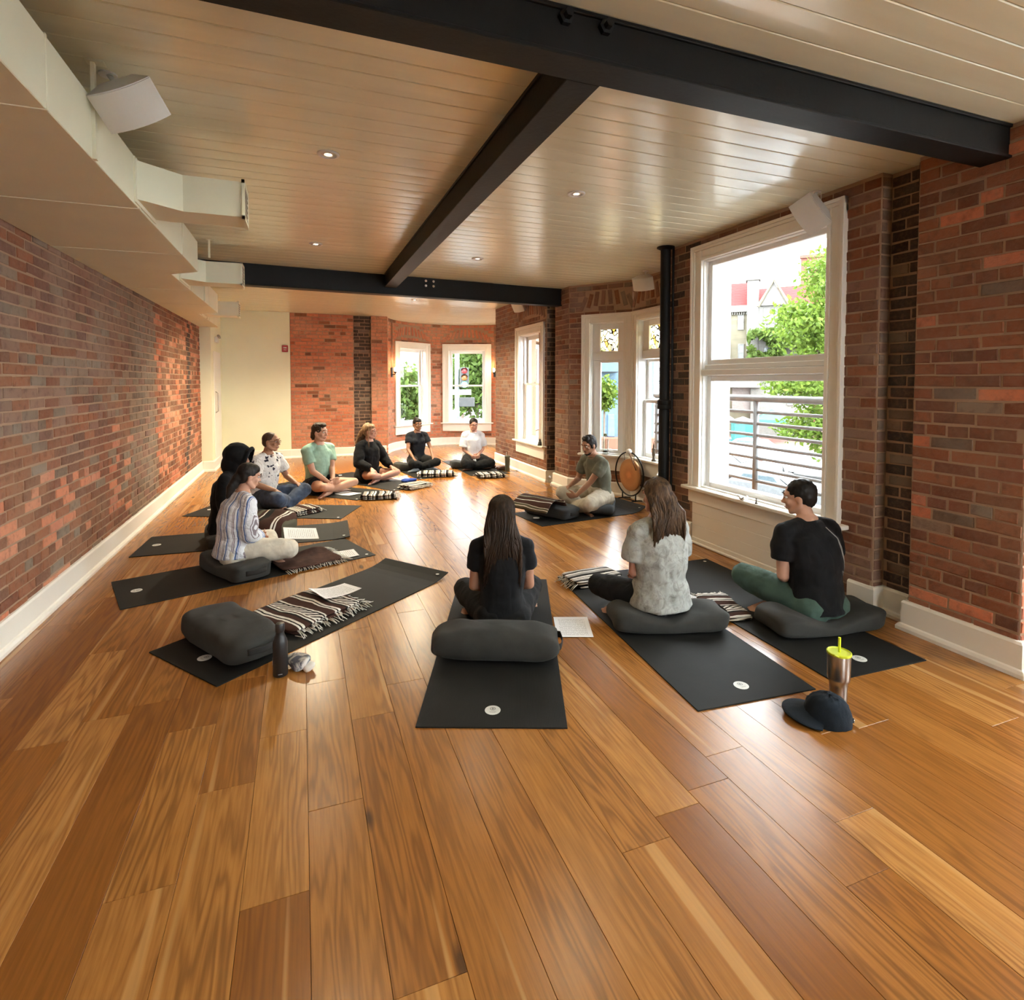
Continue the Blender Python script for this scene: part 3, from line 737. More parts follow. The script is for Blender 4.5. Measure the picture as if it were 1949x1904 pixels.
def frame4m(m, x, y0, y1, z0, z1, s=.02):
    m.box(x - .004, x + .012, y0, y0 + s, z0, z1); m.box(x - .004, x + .012, y1 - s, y1, z0, z1); m.box(x - .004, x + .012, y0, y1, z0, z0 + s); m.box(x - .004, x + .012, y0, y1, z1 - s, z1)
branch(3.42, W1); branch(5.85, W2); branch(8.75, W3, .9)
for (y, x) in ((2.80, W1 + .004), (5.85, W2 + .24), (7.2, W2 + .004), (9.2, W3 + .004), (5.85, .08)):
    m = MB(); m.box(x - .004, x + .010, y - .012, y + .012, .0 if x != W2 + .24 else .23, (ZC if y < 7 else ZR) - 2.42); m.box(x - .02, x + .045, y - .02, y + .02, (ZC if y < 7 else ZR) - 2.42 - .008, (ZC if y < 7 else ZR) - 2.42 - .001); m.build('hanger_strap', M_DUCT, duct)

# portals: tell the sampler where the daylight enters
def portal(x, y, z, w, h, th):
    l = bpy.data.lights.new('daylight_portal', 'AREA'); l.shape = 'RECTANGLE'; l.size = w; l.size_y = h; l.cycles.is_portal = True
    o = bpy.data.objects.new('daylight_portal', l); COL.objects.link(o); o.location = (x, y, z); o.rotation_euler = (math.pi / 2, 0, th + math.pi)
def pw(x, y, th, w, z0, z1): portal(x + math.sin(th) * .2, y - math.cos(th) * .2, (z0 + z1) / 2, w, z1 - z0, th)
for d, W in WT: x, y, th = on_turret(d, W); pw(x, y, th, W - .3, ZS, ZT - .15)
pw(3.43, 8.235, math.pi / 2, .9, ZS, ZT - .15)
for f_ in (f1, f2, f3): p = f_(f_.L / 2); pw(*p, .5, ZS, ZT - .1)
pw(3.44, (BW0 + BW1) / 2, math.pi / 2, 1.3, .5, 2.62); pw(4.05, .25, math.pi / 2, 2.2, .5, 2.6); pw(3.9 + XL - .3, YB, 0, 1.95, .6, 2.4)
# ------------------------------------------------------------------ yoga mats
def mat_rubber():
    n = NT('black_mat_rubber'); v = n.obj(); wv = n.nd('ShaderNodeTexWave', bands_direction='X', i_Scale=42.0, i_Distortion=1.5, i_Detail=1.0); n.ln(v, wv.inputs['Vector'])
    nz = n.noise(v, 5, 3); n.set(n.ramp(nz.outputs[0], [(.3, (.0085, .0085, .0078)), (.7, (.0125, .0125, .0115))]), .68, 0, .2)
    n.bump(n.math('ADD', wv.outputs[0], n.noise(v, 220, 2).outputs[0]), .12, .002); return n.m
M_MAT = mat_rubber()
M_LOGO = plain('logo_white', (.62, .63, .60), .5); M_LOGOD = plain('logo_dark', (.06, .06, .06), .5)
def yoga_mat(label, near, far, curl=0.0, L=1.82):
    A = np.array(near, float); B = np.array(far, float); d = B - A; th = math.atan2(d[1], d[0]) - math.pi / 2
    c = (A + B) / 2; o = empty('yoga_mat', (c[0], c[1], 0), th, label, 'yoga mat', 'black yoga mats laid in a ring'); W, t = .66, .006
    m = MB(); ys = list(np.linspace(-L / 2, L / 2, 25)); V = []; f = []
    for i, y in enumerate(ys):
        z = 0.0
        if curl and y > L / 2 - .22: q = (y - (L / 2 - .22)) / .22; z = curl * q * q
        V += [(-W / 2, y, z), (W / 2, y, z), (W / 2, y, z + t), (-W / 2, y, z + t)]
    for i in range(len(ys) - 1):
        a = i * 4; b = a + 4; f += [(a, b, b + 1, a + 1), (a + 1, b + 1, b + 2, a + 2), (a + 2, b + 2, b + 3, a + 3), (a + 3, b + 3, b, a)]
    f += [(0, 1, 2, 3), tuple(len(V) - 4 + k for k in (3, 2, 1, 0))]
    m.add(V, f); m.build('sheet', M_MAT, o)
    lg = MB(); lg.lathe([(.036, 0), (.036, .0006)], 24, (0, -L / 2 + .125, t + .0002)); l = lg.build('logo', M_LOGO, o)
    e = MB(); yy = -L / 2 + .135
    for k in range(14):
        a, b = 2 * math.pi * k / 14, 2 * math.pi * (k + .8) / 14
        e.add([(.010 * math.cos(a), yy + .010 * math.sin(a), t + .0014), (.013 * math.cos(a), yy + .013 * math.sin(a), t + .0014), (.013 * math.cos(b), yy + .013 * math.sin(b), t + .0014), (.010 * math.cos(b), yy + .010 * math.sin(b), t + .0014)], [(0, 1, 2, 3)])
    for (x0, x1, y0, y1) in ((-.0016, .0016, -.008, .008), (-.007, .007, -.0016, .0016), (-.016, .016, -.024, -.0225), (-.012, .012, -.029, -.0277)):
        e.add([(x0, yy + y0, t + .0014), (x1, yy + y0, t + .0014), (x1, yy + y1, t + .0014), (x0, yy + y1, t + .0014)], [(0, 1, 2, 3)])
    e.build('emblem', M_LOGOD, l)
    sm = MB(); z = t + (curl * (1 - .06 / .22) ** 2 if curl else 0); sm.lathe([(.013, 0), (.013, .0006)], 14, (W / 2 - .06, L / 2 - .055, z + (.006 if curl else .0003))); sm.build('corner_logo', M_LOGO, o)
    return o
yoga_mat('black yoga mat of the long-haired woman in black, nearest the viewer', (.7475, 2.2285), (1.419, 3.9425))
yoga_mat('black yoga mat under the woman in the tie-dye shirt', (2.0, 2.0), (2.154, 3.80))
yoga_mat('black yoga mat beside the steel tumbler, below the big window', (2.80, 1.985), (2.865, 3.785))
yoga_mat('black yoga mat with nobody on it, carrying a grey bolster and striped blanket', (-.6135, 3.2855), (.843, 4.398), .035)
yoga_mat('black yoga mat under the woman in the striped shirt', (-1.24, 4.605), (.475, 5.20))
yoga_mat('black yoga mat under the person in the black hood', (-1.385, 5.90), (.432, 5.83), .02)
yoga_mat('black yoga mat under the man with glasses', (-1.118, 7.38), (.518, 6.631))
yoga_mat('black yoga mat under the man in the mint shirt', (-.41, 8.78), (.88, 7.49))
yoga_mat('black yoga mat under the woman in the black sweatshirt', (.50, 9.42), (1.45, 7.88))
yoga_mat('black yoga mat under the person with the hair bun', (1.72, 10.35), (2.0, 8.57))
yoga_mat('pale-shining yoga mat under the person in the white shirt', (2.82, 10.33), (2.85, 8.52))
yoga_mat('yoga mat of the leader with its end curling up before the gong', (2.28, 5.58), (3.68, 5.76), .06, 1.41)

# ------------------------------------------------------------------ bolsters
def spow(x, e): return math.copysign(abs(x) ** e, x)
def softbox(m, L, W, H, e1=.35, e2=.3, n=36, k=16, z0=0.0, fn=None, M=None):
    V = []; f = []
    for i in range(k + 1):
        v = -math.pi / 2 + math.pi * i / k; v = max(min(v, math.pi / 2 - .03), -math.pi / 2 + .03)
        for j in range(n):
            u = 2 * math.pi * j / n
            p = [L / 2 * spow(math.cos(v), e1) * spow(math.cos(u), e2), W / 2 * spow(math.cos(v), e1) * spow(math.sin(u), e2), z0 + H / 2 + H / 2 * spow(math.sin(v), e1)]
            if fn: p = fn(*p)
            V.append(p)
    for i in range(k):
        for j in range(n):
            q = (j + 1) % n; f.append((i * n + j, i * n + q, (i + 1) * n + q, (i + 1) * n + j))
    f += [tuple(range(n))[::-1], tuple(k * n + j for j in range(n))]
    return m.add(V, f, M)
def cloth(name, c, rough=.9, bump=.35, scale=500.0, var=.2, fold=0.0):
    if name in MATS: return MATS[name]
    n = NT(name); v = n.obj(); nz = n.noise(v, 7, 4, .6)
    n.set(n.ramp(nz.outputs[0], [(.3, tuple(x * (1 - var) for x in c)), (.7, tuple(min(1, x * (1 + var)) for x in c))]), rough, 0, .2)
    h = n.noise(v, scale, 2).outputs[0]
    if fold:
        h = n.math('ADD', n.math('MULTIPLY', h, .12), n.math('MULTIPLY', n.noise(n.vmath('MULTIPLY', v, (1, 1, .45)), 16, 2, .5, .6).outputs[0], fold)); n.bump(h, .45, .02)
    else: n.bump(h, bump, .003)
    n.b.inputs['Sheen Weight'].default_value = .04; n.b.inputs['Sheen Roughness'].default_value = .5
    MATS[name] = n.m; return n.m
M_BOL = cloth('bolster_canvas', (.036, .036, .033)); M_BOLS = cloth('bolster_strap', (.026, .026, .025))
M_BOLB = cloth('bolster_canvas_blue', (.036, .039, .042))
def bolster(label, c, ang, L=.66, W=.30, H=.15, sag=0.0, e=(.34, .26), mat=None, handle=1, z=.0062):
    o = empty('bolster', (c[0], c[1], z), ang, label, 'bolster', 'dark grey yoga bolsters')
    def fn(x, y, zz):
        t = zz / H
        if sag: zz -= t * sag * math.exp(-(x / (L * .24)) ** 2)
        return (x + .006 * math.sin(y * 23 + zz * 40), y + .006 * math.sin(x * 17), zz + t * .005 * math.sin(x * 31 + y * 19))
    m = MB(); softbox(m, L, W, H, e[0], e[1], 56, 24, fn=fn); m.build('cover', mat or M_BOL, o, True)
    if handle:
        s = handle; m = MB(); pts = [(s * (L / 2 - .008), -.085, H * .52), (s * (L / 2 + .012), -.07, H * .55), (s * (L / 2 + .022), 0, H * .53), (s * (L / 2 + .012), .07, H * .55), (s * (L / 2 - .008), .085, H * .52)]
        m.tube(pts, [(.018, .0025)] * 5, 8, lat=(0, 0, 1)); m.build('handle', M_BOLS, o, True)
    return o
def ang_of(a, b): return math.atan2(b[1] - a[1], b[0] - a[0])
bolster('big grey bolster with strap handle on the empty mat', (-.40, 3.50), ang_of((-.683, 3.806), (-.314, 3.212)), .70, .31, .15, e=(.42, .34))
bolster('round dark grey bolster behind the long-haired woman in black', (.975, 2.835), ang_of((.603, 2.942), (1.255, 2.653)), .69, .25, .17, e=(.7, .22))
bolster('dark grey bolster sagging under the woman in the tie-dye shirt', (2.08, 2.815), ang_of((1.726, 2.893), (2.406, 2.674)), .70, .30, .14, .065, e=(.5, .3))
bolster('dark grey bolster under the man in black shirt and green pants', (2.95, 2.475), ang_of((2.453, 2.471), (3.277, 2.36)), .74, .32, .14, .085, e=(.45, .3))
bolster('grey bolster with strap under the woman in the striped shirt', (-.51, 4.83), math.radians(-58), .66, .30, .14, .055)
bolster('grey bolster end under the person in the black hood', (-.70, 5.80), math.radians(-80), .62, .30, .13, .055)
bolster('grey bolster behind the man with glasses', (-.47, 7.20), math.radians(66), .70, .30, .13, .065, mat=M_BOLB)
bolster('black bolster under the person with the hair bun', (1.80, 9.56), math.radians(12), .66, .32, .13, .05)
bolster('grey bolster under the person in the white shirt', (2.76, 9.40), math.radians(-8), .68, .30, .13, .05, mat=M_BOLB)
bolster('grey bolster under the leader before the gong', (3.27, 5.66), math.radians(58), .66, .29, .13, .05, e=(.7, .24), mat=M_BOLB)
bolster('grey bolster with strap lying before the leader, half under a striped blanket', (2.62, 5.66), math.radians(-62), .62, .29, .13, mat=M_BOLB)

# ------------------------------------------------------------------ striped blankets
def stripe_mat(name, axis, cols, scale, warp=.5, off=0.0, zig=False):
    n = NT(name); v = n.obj(); sp = n.nd('ShaderNodeSeparateXYZ'); n.ln(v, sp.inputs[0])
    t = n.math('ADD', sp.outputs[axis], n.math('MULTIPLY', n.math('SUBTRACT', n.noise(v, 6, 2).outputs[0], .5), .05 * warp))
    fr = n.math('FRACT', n.math('ADD', n.math('MULTIPLY', t, scale), off))
    r = n.nd('ShaderNodeValToRGB'); r.color_ramp.interpolation = 'CONSTANT'; e = r.color_ramp.elements
    while len(e) < len(cols): e.new(.5)
    for el, (p, c) in zip(e, cols): el.position = p; el.color = (*c, 1)
    n.ln(fr, r.inputs[0]); c = r.outputs[0]
    if zig:
        o = sp.outputs[1 - axis]; w = n.math('PINGPONG', n.math('ADD', n.math('MULTIPLY', o, 40.0), n.math('MULTIPLY', t, 60.0)), 1.0)
        gate = n.math('MULTIPLY', n.math('GREATER_THAN', fr, .62), n.math('LESS_THAN', fr, .80)); gate = n.math('MULTIPLY', gate, n.math('GREATER_THAN', w, .5))
        c = n.mix(gate, c, (.03, .022, .02))
    n.set(c, .95, 0, .1); n.bump(n.noise(v, 260, 2).outputs[0], .5, .004); MATS[name] = n.m; return n.m
BR, CR, BK, GR, OL = (.055, .026, .020), (.66, .63, .57), (.018, .016, .015), (.28, .26, .24), (.10, .095, .065)
S_MIX = [(0, BR), (.16, CR), (.21, BK), (.25, CR), (.31, BR), (.44, BK), (.50, CR), (.54, BR), (.58, CR), (.62, CR), (.80, BK), (.84, CR), (.89, BR)]
M_STA = stripe_mat('blanket_brown_cream', 0, S_MIX, 3.6, 1.0, 0, True); M_STB = stripe_mat('blanket_brown_cream_along', 1, S_MIX, 4.2, 1.0, .2, True)
S_GRY = [(0, GR), (.2, CR), (.3, BK), (.42, GR), (.55, CR), (.62, BK), (.68, CR), (.8, BK)]
M_STG = stripe_mat('blanket_grey_white', 0, S_GRY, 5.0, .8); M_STG2 = stripe_mat('blanket_grey_white_along', 1, S_GRY, 6.0, .8)
M_STD = stripe_mat('blanket_olive_brown', 1, [(0, BR), (.2, OL), (.26, CR), (.285, OL), (.34, CR), (.36, BR), (.6, CR), (.64, BR), (.8, OL), (.86, CR), (.88, BK)], 4.3, .3)
M_STP = plain('blanket_plain_brown', (.062, .033, .026), .95, 0, .1, .35, 14, .5, 120)
M_FRG = plain('fringe_cotton', (.60, .57, .51), .95, 0, .1)
def waves(seed, amp):
    r = random.Random(seed); w = [(r.uniform(8, 26) * math.cos(a), r.uniform(8, 26) * math.sin(a), r.uniform(0, 6), r.uniform(.5, 1)) for a in [r.uniform(0, 6.28) for _ in range(7)]]
    return lambda x, y: amp * sum(c * math.sin(a * x + b * y + p) for a, b, p, c in w) / 3
def blanket(label, c, ang, L, W, H, mat, layers=3, seed=0, amp=.006, fringe=(1,), z=.0065, rag=.012):
    o = empty('striped_blanket', (c[0], c[1], z), ang, label, 'blanket', 'striped fringed blankets'); r = random.Random(seed); h = H / layers
    for k in range(layers):
        w = waves(seed * 9 + k, amp); w2 = waves(seed * 7 + k + 50, rag); l, wd = L * r.uniform(.93, 1), W * r.uniform(.93, 1); ox, oy = r.uniform(-.012, .012), r.uniform(-.012, .012)
        def fn(x, y, zz, w=w, w2=w2, k=k):
            t = (zz - k * h) / h; bs = 1 if k else t
            return (x + ox + w2(y, zz * 3) * .8, y + oy + w2(x, zz * 3 + 1) * .8, max(zz + w(x, y) * bs, 0))
        m = MB(); softbox(m, l, wd, h * 1.06, .55, .22, 64, 12, k * h, fn); m.build('fold', mat, o, True)
    for s in fringe:
        m = MB(); ax = 0 if abs(s) == 1 else 1; sg = 1 if s > 0 else -1; ext, oth = (L, W) if ax == 0 else (W, L)
        for i in range(int(oth / .014)):
            q = -oth / 2 * .95 + i * .014 + r.uniform(-.004, .004); z0 = H * r.uniform(.25, .8); ln = r.uniform(.035, .075); dx = r.uniform(-.02, .02)
            e = sg * (ext / 2 - .012); P = [(e, q, z0), (e + sg * ln * .5, q + dx * .4, z0 * .5 + .006), (e + sg * ln, q + dx, .004 + r.random() * .006)]
            if ax == 1: P = [(b, a, cc) for a, b, cc in P]
            m.tube(P, [.0032, .0028, .002], 5)
        m.build('fringe', M_FRG, o, True)
    return o
blanket('rumpled brown and white striped blanket spread on the empty mat', (.02, 3.80), math.radians(37), .56, .50, .045, M_STA, 2, 3, .011, (1, -2))
blanket('dark brown blanket with fringe before the knees in white trousers', (.02, 4.92), math.radians(20), .50, .44, .035, M_STP, 2, 5, .012, (1, -2))
blanket('striped blanket folded at the feet of the man with glasses', (.0, 6.80), math.radians(28), .36, .30, .055, M_STA, 3, 6, .008, (1,))
blanket('folded grey striped blanket before the man in the mint shirt', (.93, 7.33), math.radians(-12), .46, .30, .06, M_STG, 3, 7, .01, (1,))
blanket('folded striped blanket beside the blue cloth', (1.50, 7.88), math.radians(32), .46, .26, .055, M_STG2, 3, 8, .008, (1, -2))
blanket('rumpled grey striped blanket before the socks of the bun-haired person', (2.0, 8.72), math.radians(-14), .60, .32, .065, M_STG, 3, 9, .014, (1,))
blanket('neatly folded striped blanket before the person in the white shirt', (2.78, 8.30), math.radians(-2), .44, .24, .065, M_STG, 3, 10, .008, (1,))
blanket('white striped blanket folded beside the knee of the tie-dye woman', (2.03, 3.66), math.radians(4), .42, .24, .06, M_STG2, 3, 11, .008, (-1, 2))
blanket('striped blanket under the bare foot of the man in green pants', (2.58, 2.90), math.radians(75), .42, .24, .035, M_STA, 2, 12, .008, (1,))
# blanket draped over the bolster before the leader
dr = empty('striped_blanket', (2.44, 5.62, .0), math.radians(-62), 'olive and brown striped blanket draped over the leader\'s front bolster', 'blanket', 'striped fringed blankets')
def drape(m, Lx, prof, seed, th=.008, nx=22):
    """cross-section prof [(y, z)] swept along x, with folds; a sheet with thickness"""
    w = waves(seed, .010); V = []; f = []; k = len(prof)
    for s in (0, 1):
        for i in range(nx + 1):
            x = -Lx / 2 + Lx * i / nx
            for j, (y, z) in enumerate(prof):
                a = prof[max(j - 1, 0)]; b = prof[min(j + 1, k - 1)]; t = np.array([b[0] - a[0], b[1] - a[1]]); t /= np.linalg.norm(t) + 1e-9; nrm = (-t[1], t[0])
                d = w(x, y * 2 + z) * (1 if 0 < j < k - 1 else .5) + (th if s else 0)
                V.append((x + w(y + 3, z) * .8, y + nrm[0] * d, max(z + nrm[1] * d, .004 + .002 * s)))
    n1 = (nx + 1) * k
    for i in range(nx):
        for j in range(k - 1):
            a = i * k + j; f.append((a, a + 1, a + k + 1, a + k)); f.append((n1 + a, n1 + a + k, n1 + a + k + 1, n1 + a + 1))
    for j in range(k - 1): f.append((j, j + n1, j + 1 + n1, j + 1)); e = nx * k + j; f.append((e, e + 1, e + 1 + n1, e + n1))
    for i in range(nx): a = i * k; f.append((a, a + k, a + k + n1, a + n1)); b = a + k - 1; f.append((b, b + n1, b + k + n1, b + k))
    m.add(V, f)
arch = [(-.24, .006), (-.215, .07), (-.19, .14), (-.14, .205), (-.06, .235), (.03, .228), (.10, .20), (.15, .165), (.19, .12)]
arch = [(-y, z) for y, z in arch]
m = MB(); drape(m, .50, arch, 21); m.build('cloth', M_STD, dr, True)
m = MB()
for i in range(38):
    x = -.24 + i * .0128; m.tube([(x, .238, .02), (x + random.uniform(-.01, .01), .268, .008), (x + random.uniform(-.02, .02), .238 + random.uniform(.05, .08), .004)], [.003, .0028, .002], 5)
m.build('fringe', M_FRG, dr, True)

# ------------------------------------------------------------------ papers
def paper_mat():
    n = NT('printed_paper'); v = n.obj(); sp = n.nd('ShaderNodeSeparateXYZ'); n.ln(v, sp.inputs[0])
    row = n.math('FRACT', n.math('MULTIPLY', sp.outputs[1], 62.0)); g = n.math('LESS_THAN', row, .42)
    w = n.noise(n.vmath('MULTIPLY', v, (170, 62, 0)), 1.0, 1); g = n.math('MULTIPLY', g, n.math('GREATER_THAN', w.outputs[0], .44))
    g = n.math('MULTIPLY', g, n.math('LESS_THAN', n.math('ABSOLUTE', sp.outputs[0]), .082)); g = n.math('MULTIPLY', g, n.math('LESS_THAN', n.math('ABSOLUTE', sp.outputs[1]), .112))
    n.set(n.mix(n.math('MULTIPLY', g, .55), (.74, .745, .76), (.12, .12, .13)), .6, 0, .4); return n.m
M_PAPER = paper_mat()
def paper(label, c, ang, z=.007, bend=.012, tilt=(0, 0)):
    m = MB(); V = []; f = []; nx, ny = 5, 8
    for s in (0, 1):
        for j in range(ny + 1):
            for i in range(nx + 1):
                x = -.108 + .216 * i / nx; y = -.14 + .28 * j / ny; V.append((x, y, bend * ((y / .14) ** 2 * .7 + (x / .108) * (y / .14) * .4 + .35) + .0006 * s))
    k = (nx + 1) * (ny + 1)
    for j in range(ny):
        for i in range(nx):
            a = j * (nx + 1) + i; f.append((a, a + nx + 1, a + nx + 2, a + 1)); f.append((k + a, k + a + 1, k + a + nx + 2, k + a + nx + 1))
    m.add(V, f); o = m.build('paper_sheet', M_PAPER, None, True, fix=False); o.location = (c[0], c[1], z); o.rotation_euler = (tilt[0], tilt[1], ang)
    return tag(o, label, 'paper', 'printed paper sheets')
paper('printed sheet lying on the floor beside the woman in black', (1.537, 3.01), ang_of((1.392, 2.908), (1.58, 2.837)), .002, .0015)
paper('printed sheet lying on the rumpled blanket of the empty mat', (.20, 3.985), math.radians(-62), .048, .02, (R(-5), 0))
paper('printed sheet lying on the mat of the woman in the striped shirt', (.295, 4.985), math.radians(98), .007, .004)
paper('printed sheet held on the lap of the woman in the striped shirt', (-.02, 5.20), math.radians(95), .17, .004, (R(8), R(-12)))
paper('printed sheet lying on the mat before the man in the mint shirt', (.57, 7.71), math.radians(40), .008, .006)
paper('printed sheet at the knee of the woman in the black sweatshirt', (1.40, 8.60), math.radians(70), .008, .004)
paper('printed sheet under the folded blanket before the white shirt', (2.78, 8.58), math.radians(88), .008, .004)
paper('printed sheet tucked beside the woman in the tie-dye shirt', (2.44, 3.12), math.radians(20), .008, .004)

# ------------------------------------------------------------------ small things on the floor
M_BLKMET = plain('black_bottle_coat', (.014, .013, .013), .45)
o = empty('water_bottle', (-.118, 3.045, 0), 0, 'matte black water bottle standing beside the empty mat', 'bottle')
m = MB(); m.lathe([(.033, 0), (.036, .004), (.036, .165), (.034, .18), (.026, .2), (.021, .212), (.0205, .225)], 28); autosmooth(m.build('body', M_BLKMET, o))
m = MB(); m.lathe([(.022, .226), (.023, .23), (.023, .262), (.020, .268), (.004, .27)], 24); autosmooth(m.build('cap', plain('black_cap', (.02, .018, .018), .35), o))
m = MB(); m.lathe([(.019, 0), (.019, .0008)], 20, M=TR(-.0365, .0, .075, 0, R(-90))); m.build('sticker', plain('bottle_sticker', (.32, .26, .22), .6), o)
m = MB(); m.box(-.010, .010, -.0375, -.0362, .016, .020); m.build('print', plain('bottle_print', (.25, .25, .25), .6), o)
o = empty('crumpled_cloth', (-.03, 3.085, 0), .3, 'crumpled white and grey cloth beside the black bottle', 'cloth')
def marb(name, a, b, sc=18.0):
    n = NT(name); nz = n.noise(n.obj(), sc, 3, .6, 1.2); n.set(n.ramp(nz.outputs[0], [(.42, a), (.5, tuple((x + y) / 2 for x, y in zip(a, b))), (.6, b)]), .9, 0, .15); n.bump(n.noise(n.obj(), 90, 3).outputs[0], .4, .004); return n.m
m = MB(); w = waves(4, .02)
def cfn(x, y, z): return (x + w(y * 2, z * 3), y + w(z * 2, x * 3), max(0, z + w(x * 2.2, y * 2.2) * .8))
softbox(m, .10, .13, .07, .9, .9, 36, 18, fn=cfn); m.build('bundle', marb('marbled_cloth', (.10, .11, .14), (.66, .64, .60)), o, True)
m = MB(); softbox(m, .06, .07, .045, .9, .9, 26, 12, fn=cfn, M=TR(.03, -.055, 0)); m.build('tail', MATS.get('cotton_white') or plain('cotton_white', (.70, .67, .62), .9), o, True)
M_INOX = plain('brushed_steel', (.42, .38, .34), .28, 1.0, .5, .08, 3)
o = empty('steel_tumbler', (2.35, 1.862, 0), .5, 'stainless steel tumbler with a lime green lid and straw', 'tumbler')
m = MB(); m.lathe([(.033, 0), (.036, .003), (.038, .075), (.0385, .092), (.047, .104), (.048, .112), (.050, .222), (.049, .226)], 36); autosmooth(m.build('body', M_INOX, o))
M_LIME = plain('lime_plastic', (.55, .62, .03), .35)
m = MB(); m.lathe([(.052, .224), (.053, .227), (.053, .234), (.049, .236), (.047, .231), (.004, .230)], 36); m.add([(-.049, -.012, .226), (-.049, .012, .226), (-.068, 0, .238), (-.049, -.012, .236), (-.049, .012, .236)], [(0, 1, 2), (3, 2, 4), (0, 2, 3), (1, 4, 2), (0, 3, 4, 1)]); autosmooth(m.build('lid', M_LIME, o))
m = MB(); m.tube([(.006, 0, .225), (.004, 0, .300)], .006, 12); autosmooth(m.build('straw', M_LIME, o))
o = empty('baseball_cap', (2.165, 1.765, 0), math.radians(137), 'navy baseball cap lying before the steel tumbler', 'cap')
M_NAVY = cloth('navy_cotton', (.008, .013, .020), fold=.5)
m = MB(); V = []; f = []; n, k = 36, 12; w = waves(31, .006)
for i in range(k + 1):
    v = math.pi / 2 * i / k
    for j in range(n):
        u = 2 * math.pi * j / n; r = .092 * math.cos(v) ** .75; seam = 1 - .015 * (abs(math.cos(3 * u)) ** 8)
        V.append((r * math.cos(u) * 1.06 * seam + w(u, v) * .6, r * math.sin(u) * .92 * seam, .118 * math.sin(v) ** .85 + .002 + w(u * .8, v * 3) * math.sin(v)))
for i in range(k):
    for j in range(n): q = (j + 1) % n; f.append((i * n + j, i * n + q, (i + 1) * n + q, (i + 1) * n + j))
f.append(tuple(k * n + j for j in range(n))); m.add(V, f); crown = m.build('crown', M_NAVY, o, True)
m = MB(); m.ball((0, 0, .119), (.008, .008, .005), 10, 6); m.build('button', M_NAVY, crown, True)
m = MB(); V = []; f = []; nu, nv = 18, 6
for s in (0, 1):
    for i in range(nu + 1):
        a = -math.pi * .42 + math.pi * .84 * i / nu
        for j in range(nv + 1):
            t = j / nv; r = .088 + t * .085 * (math.cos(a * 1.07) ** .6); V.append((r * math.cos(a) * 1.06, r * math.sin(a) * .93, .012 + .028 * (1 - (a / 1.4) ** 2) * (1 - .25 * t) - .010 * t + .004 * s))
k2 = (nu + 1) * (nv + 1)
for i in range(nu):
    for j in range(nv):
        a = i * (nv + 1) + j; f.append((a, a + 1, a + nv + 2, a + nv + 1)); f.append((k2 + a, k2 + a + nv + 1, k2 + a + nv + 2, k2 + a + 1))
for i in range(nu): a = i * (nv + 1) + nv; f.append((a, a + nv + 1, a + nv + 1 + k2, a + k2))
m.add(V, f); m.build('visor', M_NAVY, o, True)
m = MB(); m.tube([(-.085, .03, .022), (-.0985, 0, .02), (-.085, -.03, .022)], [(.008, .002)] * 3, 8, lat=(0, 0, 1)); m.build('strap', M_NAVY, o, True)
m = MB(); m.cbox(-.103, -.098, -.009, .009, .013, .030, .002); m.build('buckle', plain('cap_buckle', (.7, .66, .58), .25, 1.0), o)
o = empty('travel_tumbler', (3.225, 8.74, 0), 0, 'sage green travel tumbler with straw by the side wall', 'tumbler')
m = MB(); m.lathe([(.034, 0), (.037, .004), (.043, .24), (.047, .245), (.047, .265), (.04, .27)], 24); autosmooth(m.build('body', plain('sage_coat', (.10, .115, .09), .5), o))
m = MB(); m.tube([(-.015, 0, .26), (-.02, 0, .335)], .005, 8); m.build('straw', plain('clear_straw', (.7, .7, .68), .3), o)
o = empty('leather_pouch', (3.20, 8.93, 0), .2, 'brown leather pouch lying beside the sage tumbler', 'pouch')
m = MB(); softbox(m, .20, .13, .07, .5, .35, 36, 14); m.build('bag', plain('brown_leather', (.06, .022, .014), .45, bump=.2), o, True)
m = MB(); m.cbox(-.09, .09, -.068, -.060, .03, .036, .002); m.build('zipper', plain('dark_zip', (.02, .015, .012), .4), o)
o = empty('wooden_bowl', (3.13, 9.20, 0), 0, 'small brown bowl on the floor behind the pouch', 'bowl')
m = MB(); m.lathe([(.02, 0), (.035, .006), (.048, .03), (.05, .045), (.045, .045), (.03, .018), (.004, .012)], 20); autosmooth(m.build('shell', plain('bowl_wood', (.07, .03, .018), .5), o))
o = empty('blue_cloth', (1.50, 8.36, 0), .4, 'small folded royal blue cloth between two striped blankets', 'cloth')
m = MB(); softbox(m, .22, .14, .05, .6, .4, 30, 12, fn=cfn); m.build('fold', cloth('royal_blue_cloth', (.025, .06, .28)), o, True)
# leader's glass bottle
def clear_glass(name, tint):
    n = NT(name); t = n.t; t.nodes.remove(n.b); tr = n.nd('ShaderNodeBsdfTransparent'); tr.inputs[0].default_value = (*tint, 1)
    gl = n.nd('ShaderNodeBsdfGlossy'); gl.inputs['Roughness'].default_value = .03; lw = n.nd('ShaderNodeLayerWeight', i_Blend=.35); mx = n.nd('ShaderNodeMixShader')
    n.ln(lw.outputs['Facing'], mx.inputs[0]); n.ln(tr.outputs[0], mx.inputs[1]); n.ln(gl.outputs[0], mx.inputs[2]); n.ln(mx.outputs[0], n.o.inputs[0]); return n.m
M_CLEAR = clear_glass('clear_bottle_glass', (.90, .92, .90))
o = empty('glass_bottle', (2.93, 6.40, 0), 0, 'clear glass swing-top bottle of water before the leader', 'bottle')
m = MB(); m.lathe([(.038, 0), (.041, .004), (.041, .16), (.036, .19), (.02, .225), (.015, .245), (.015, .285), (.017, .288), (.017, .295)], 24); autosmooth(m.build('body', M_CLEAR, o))
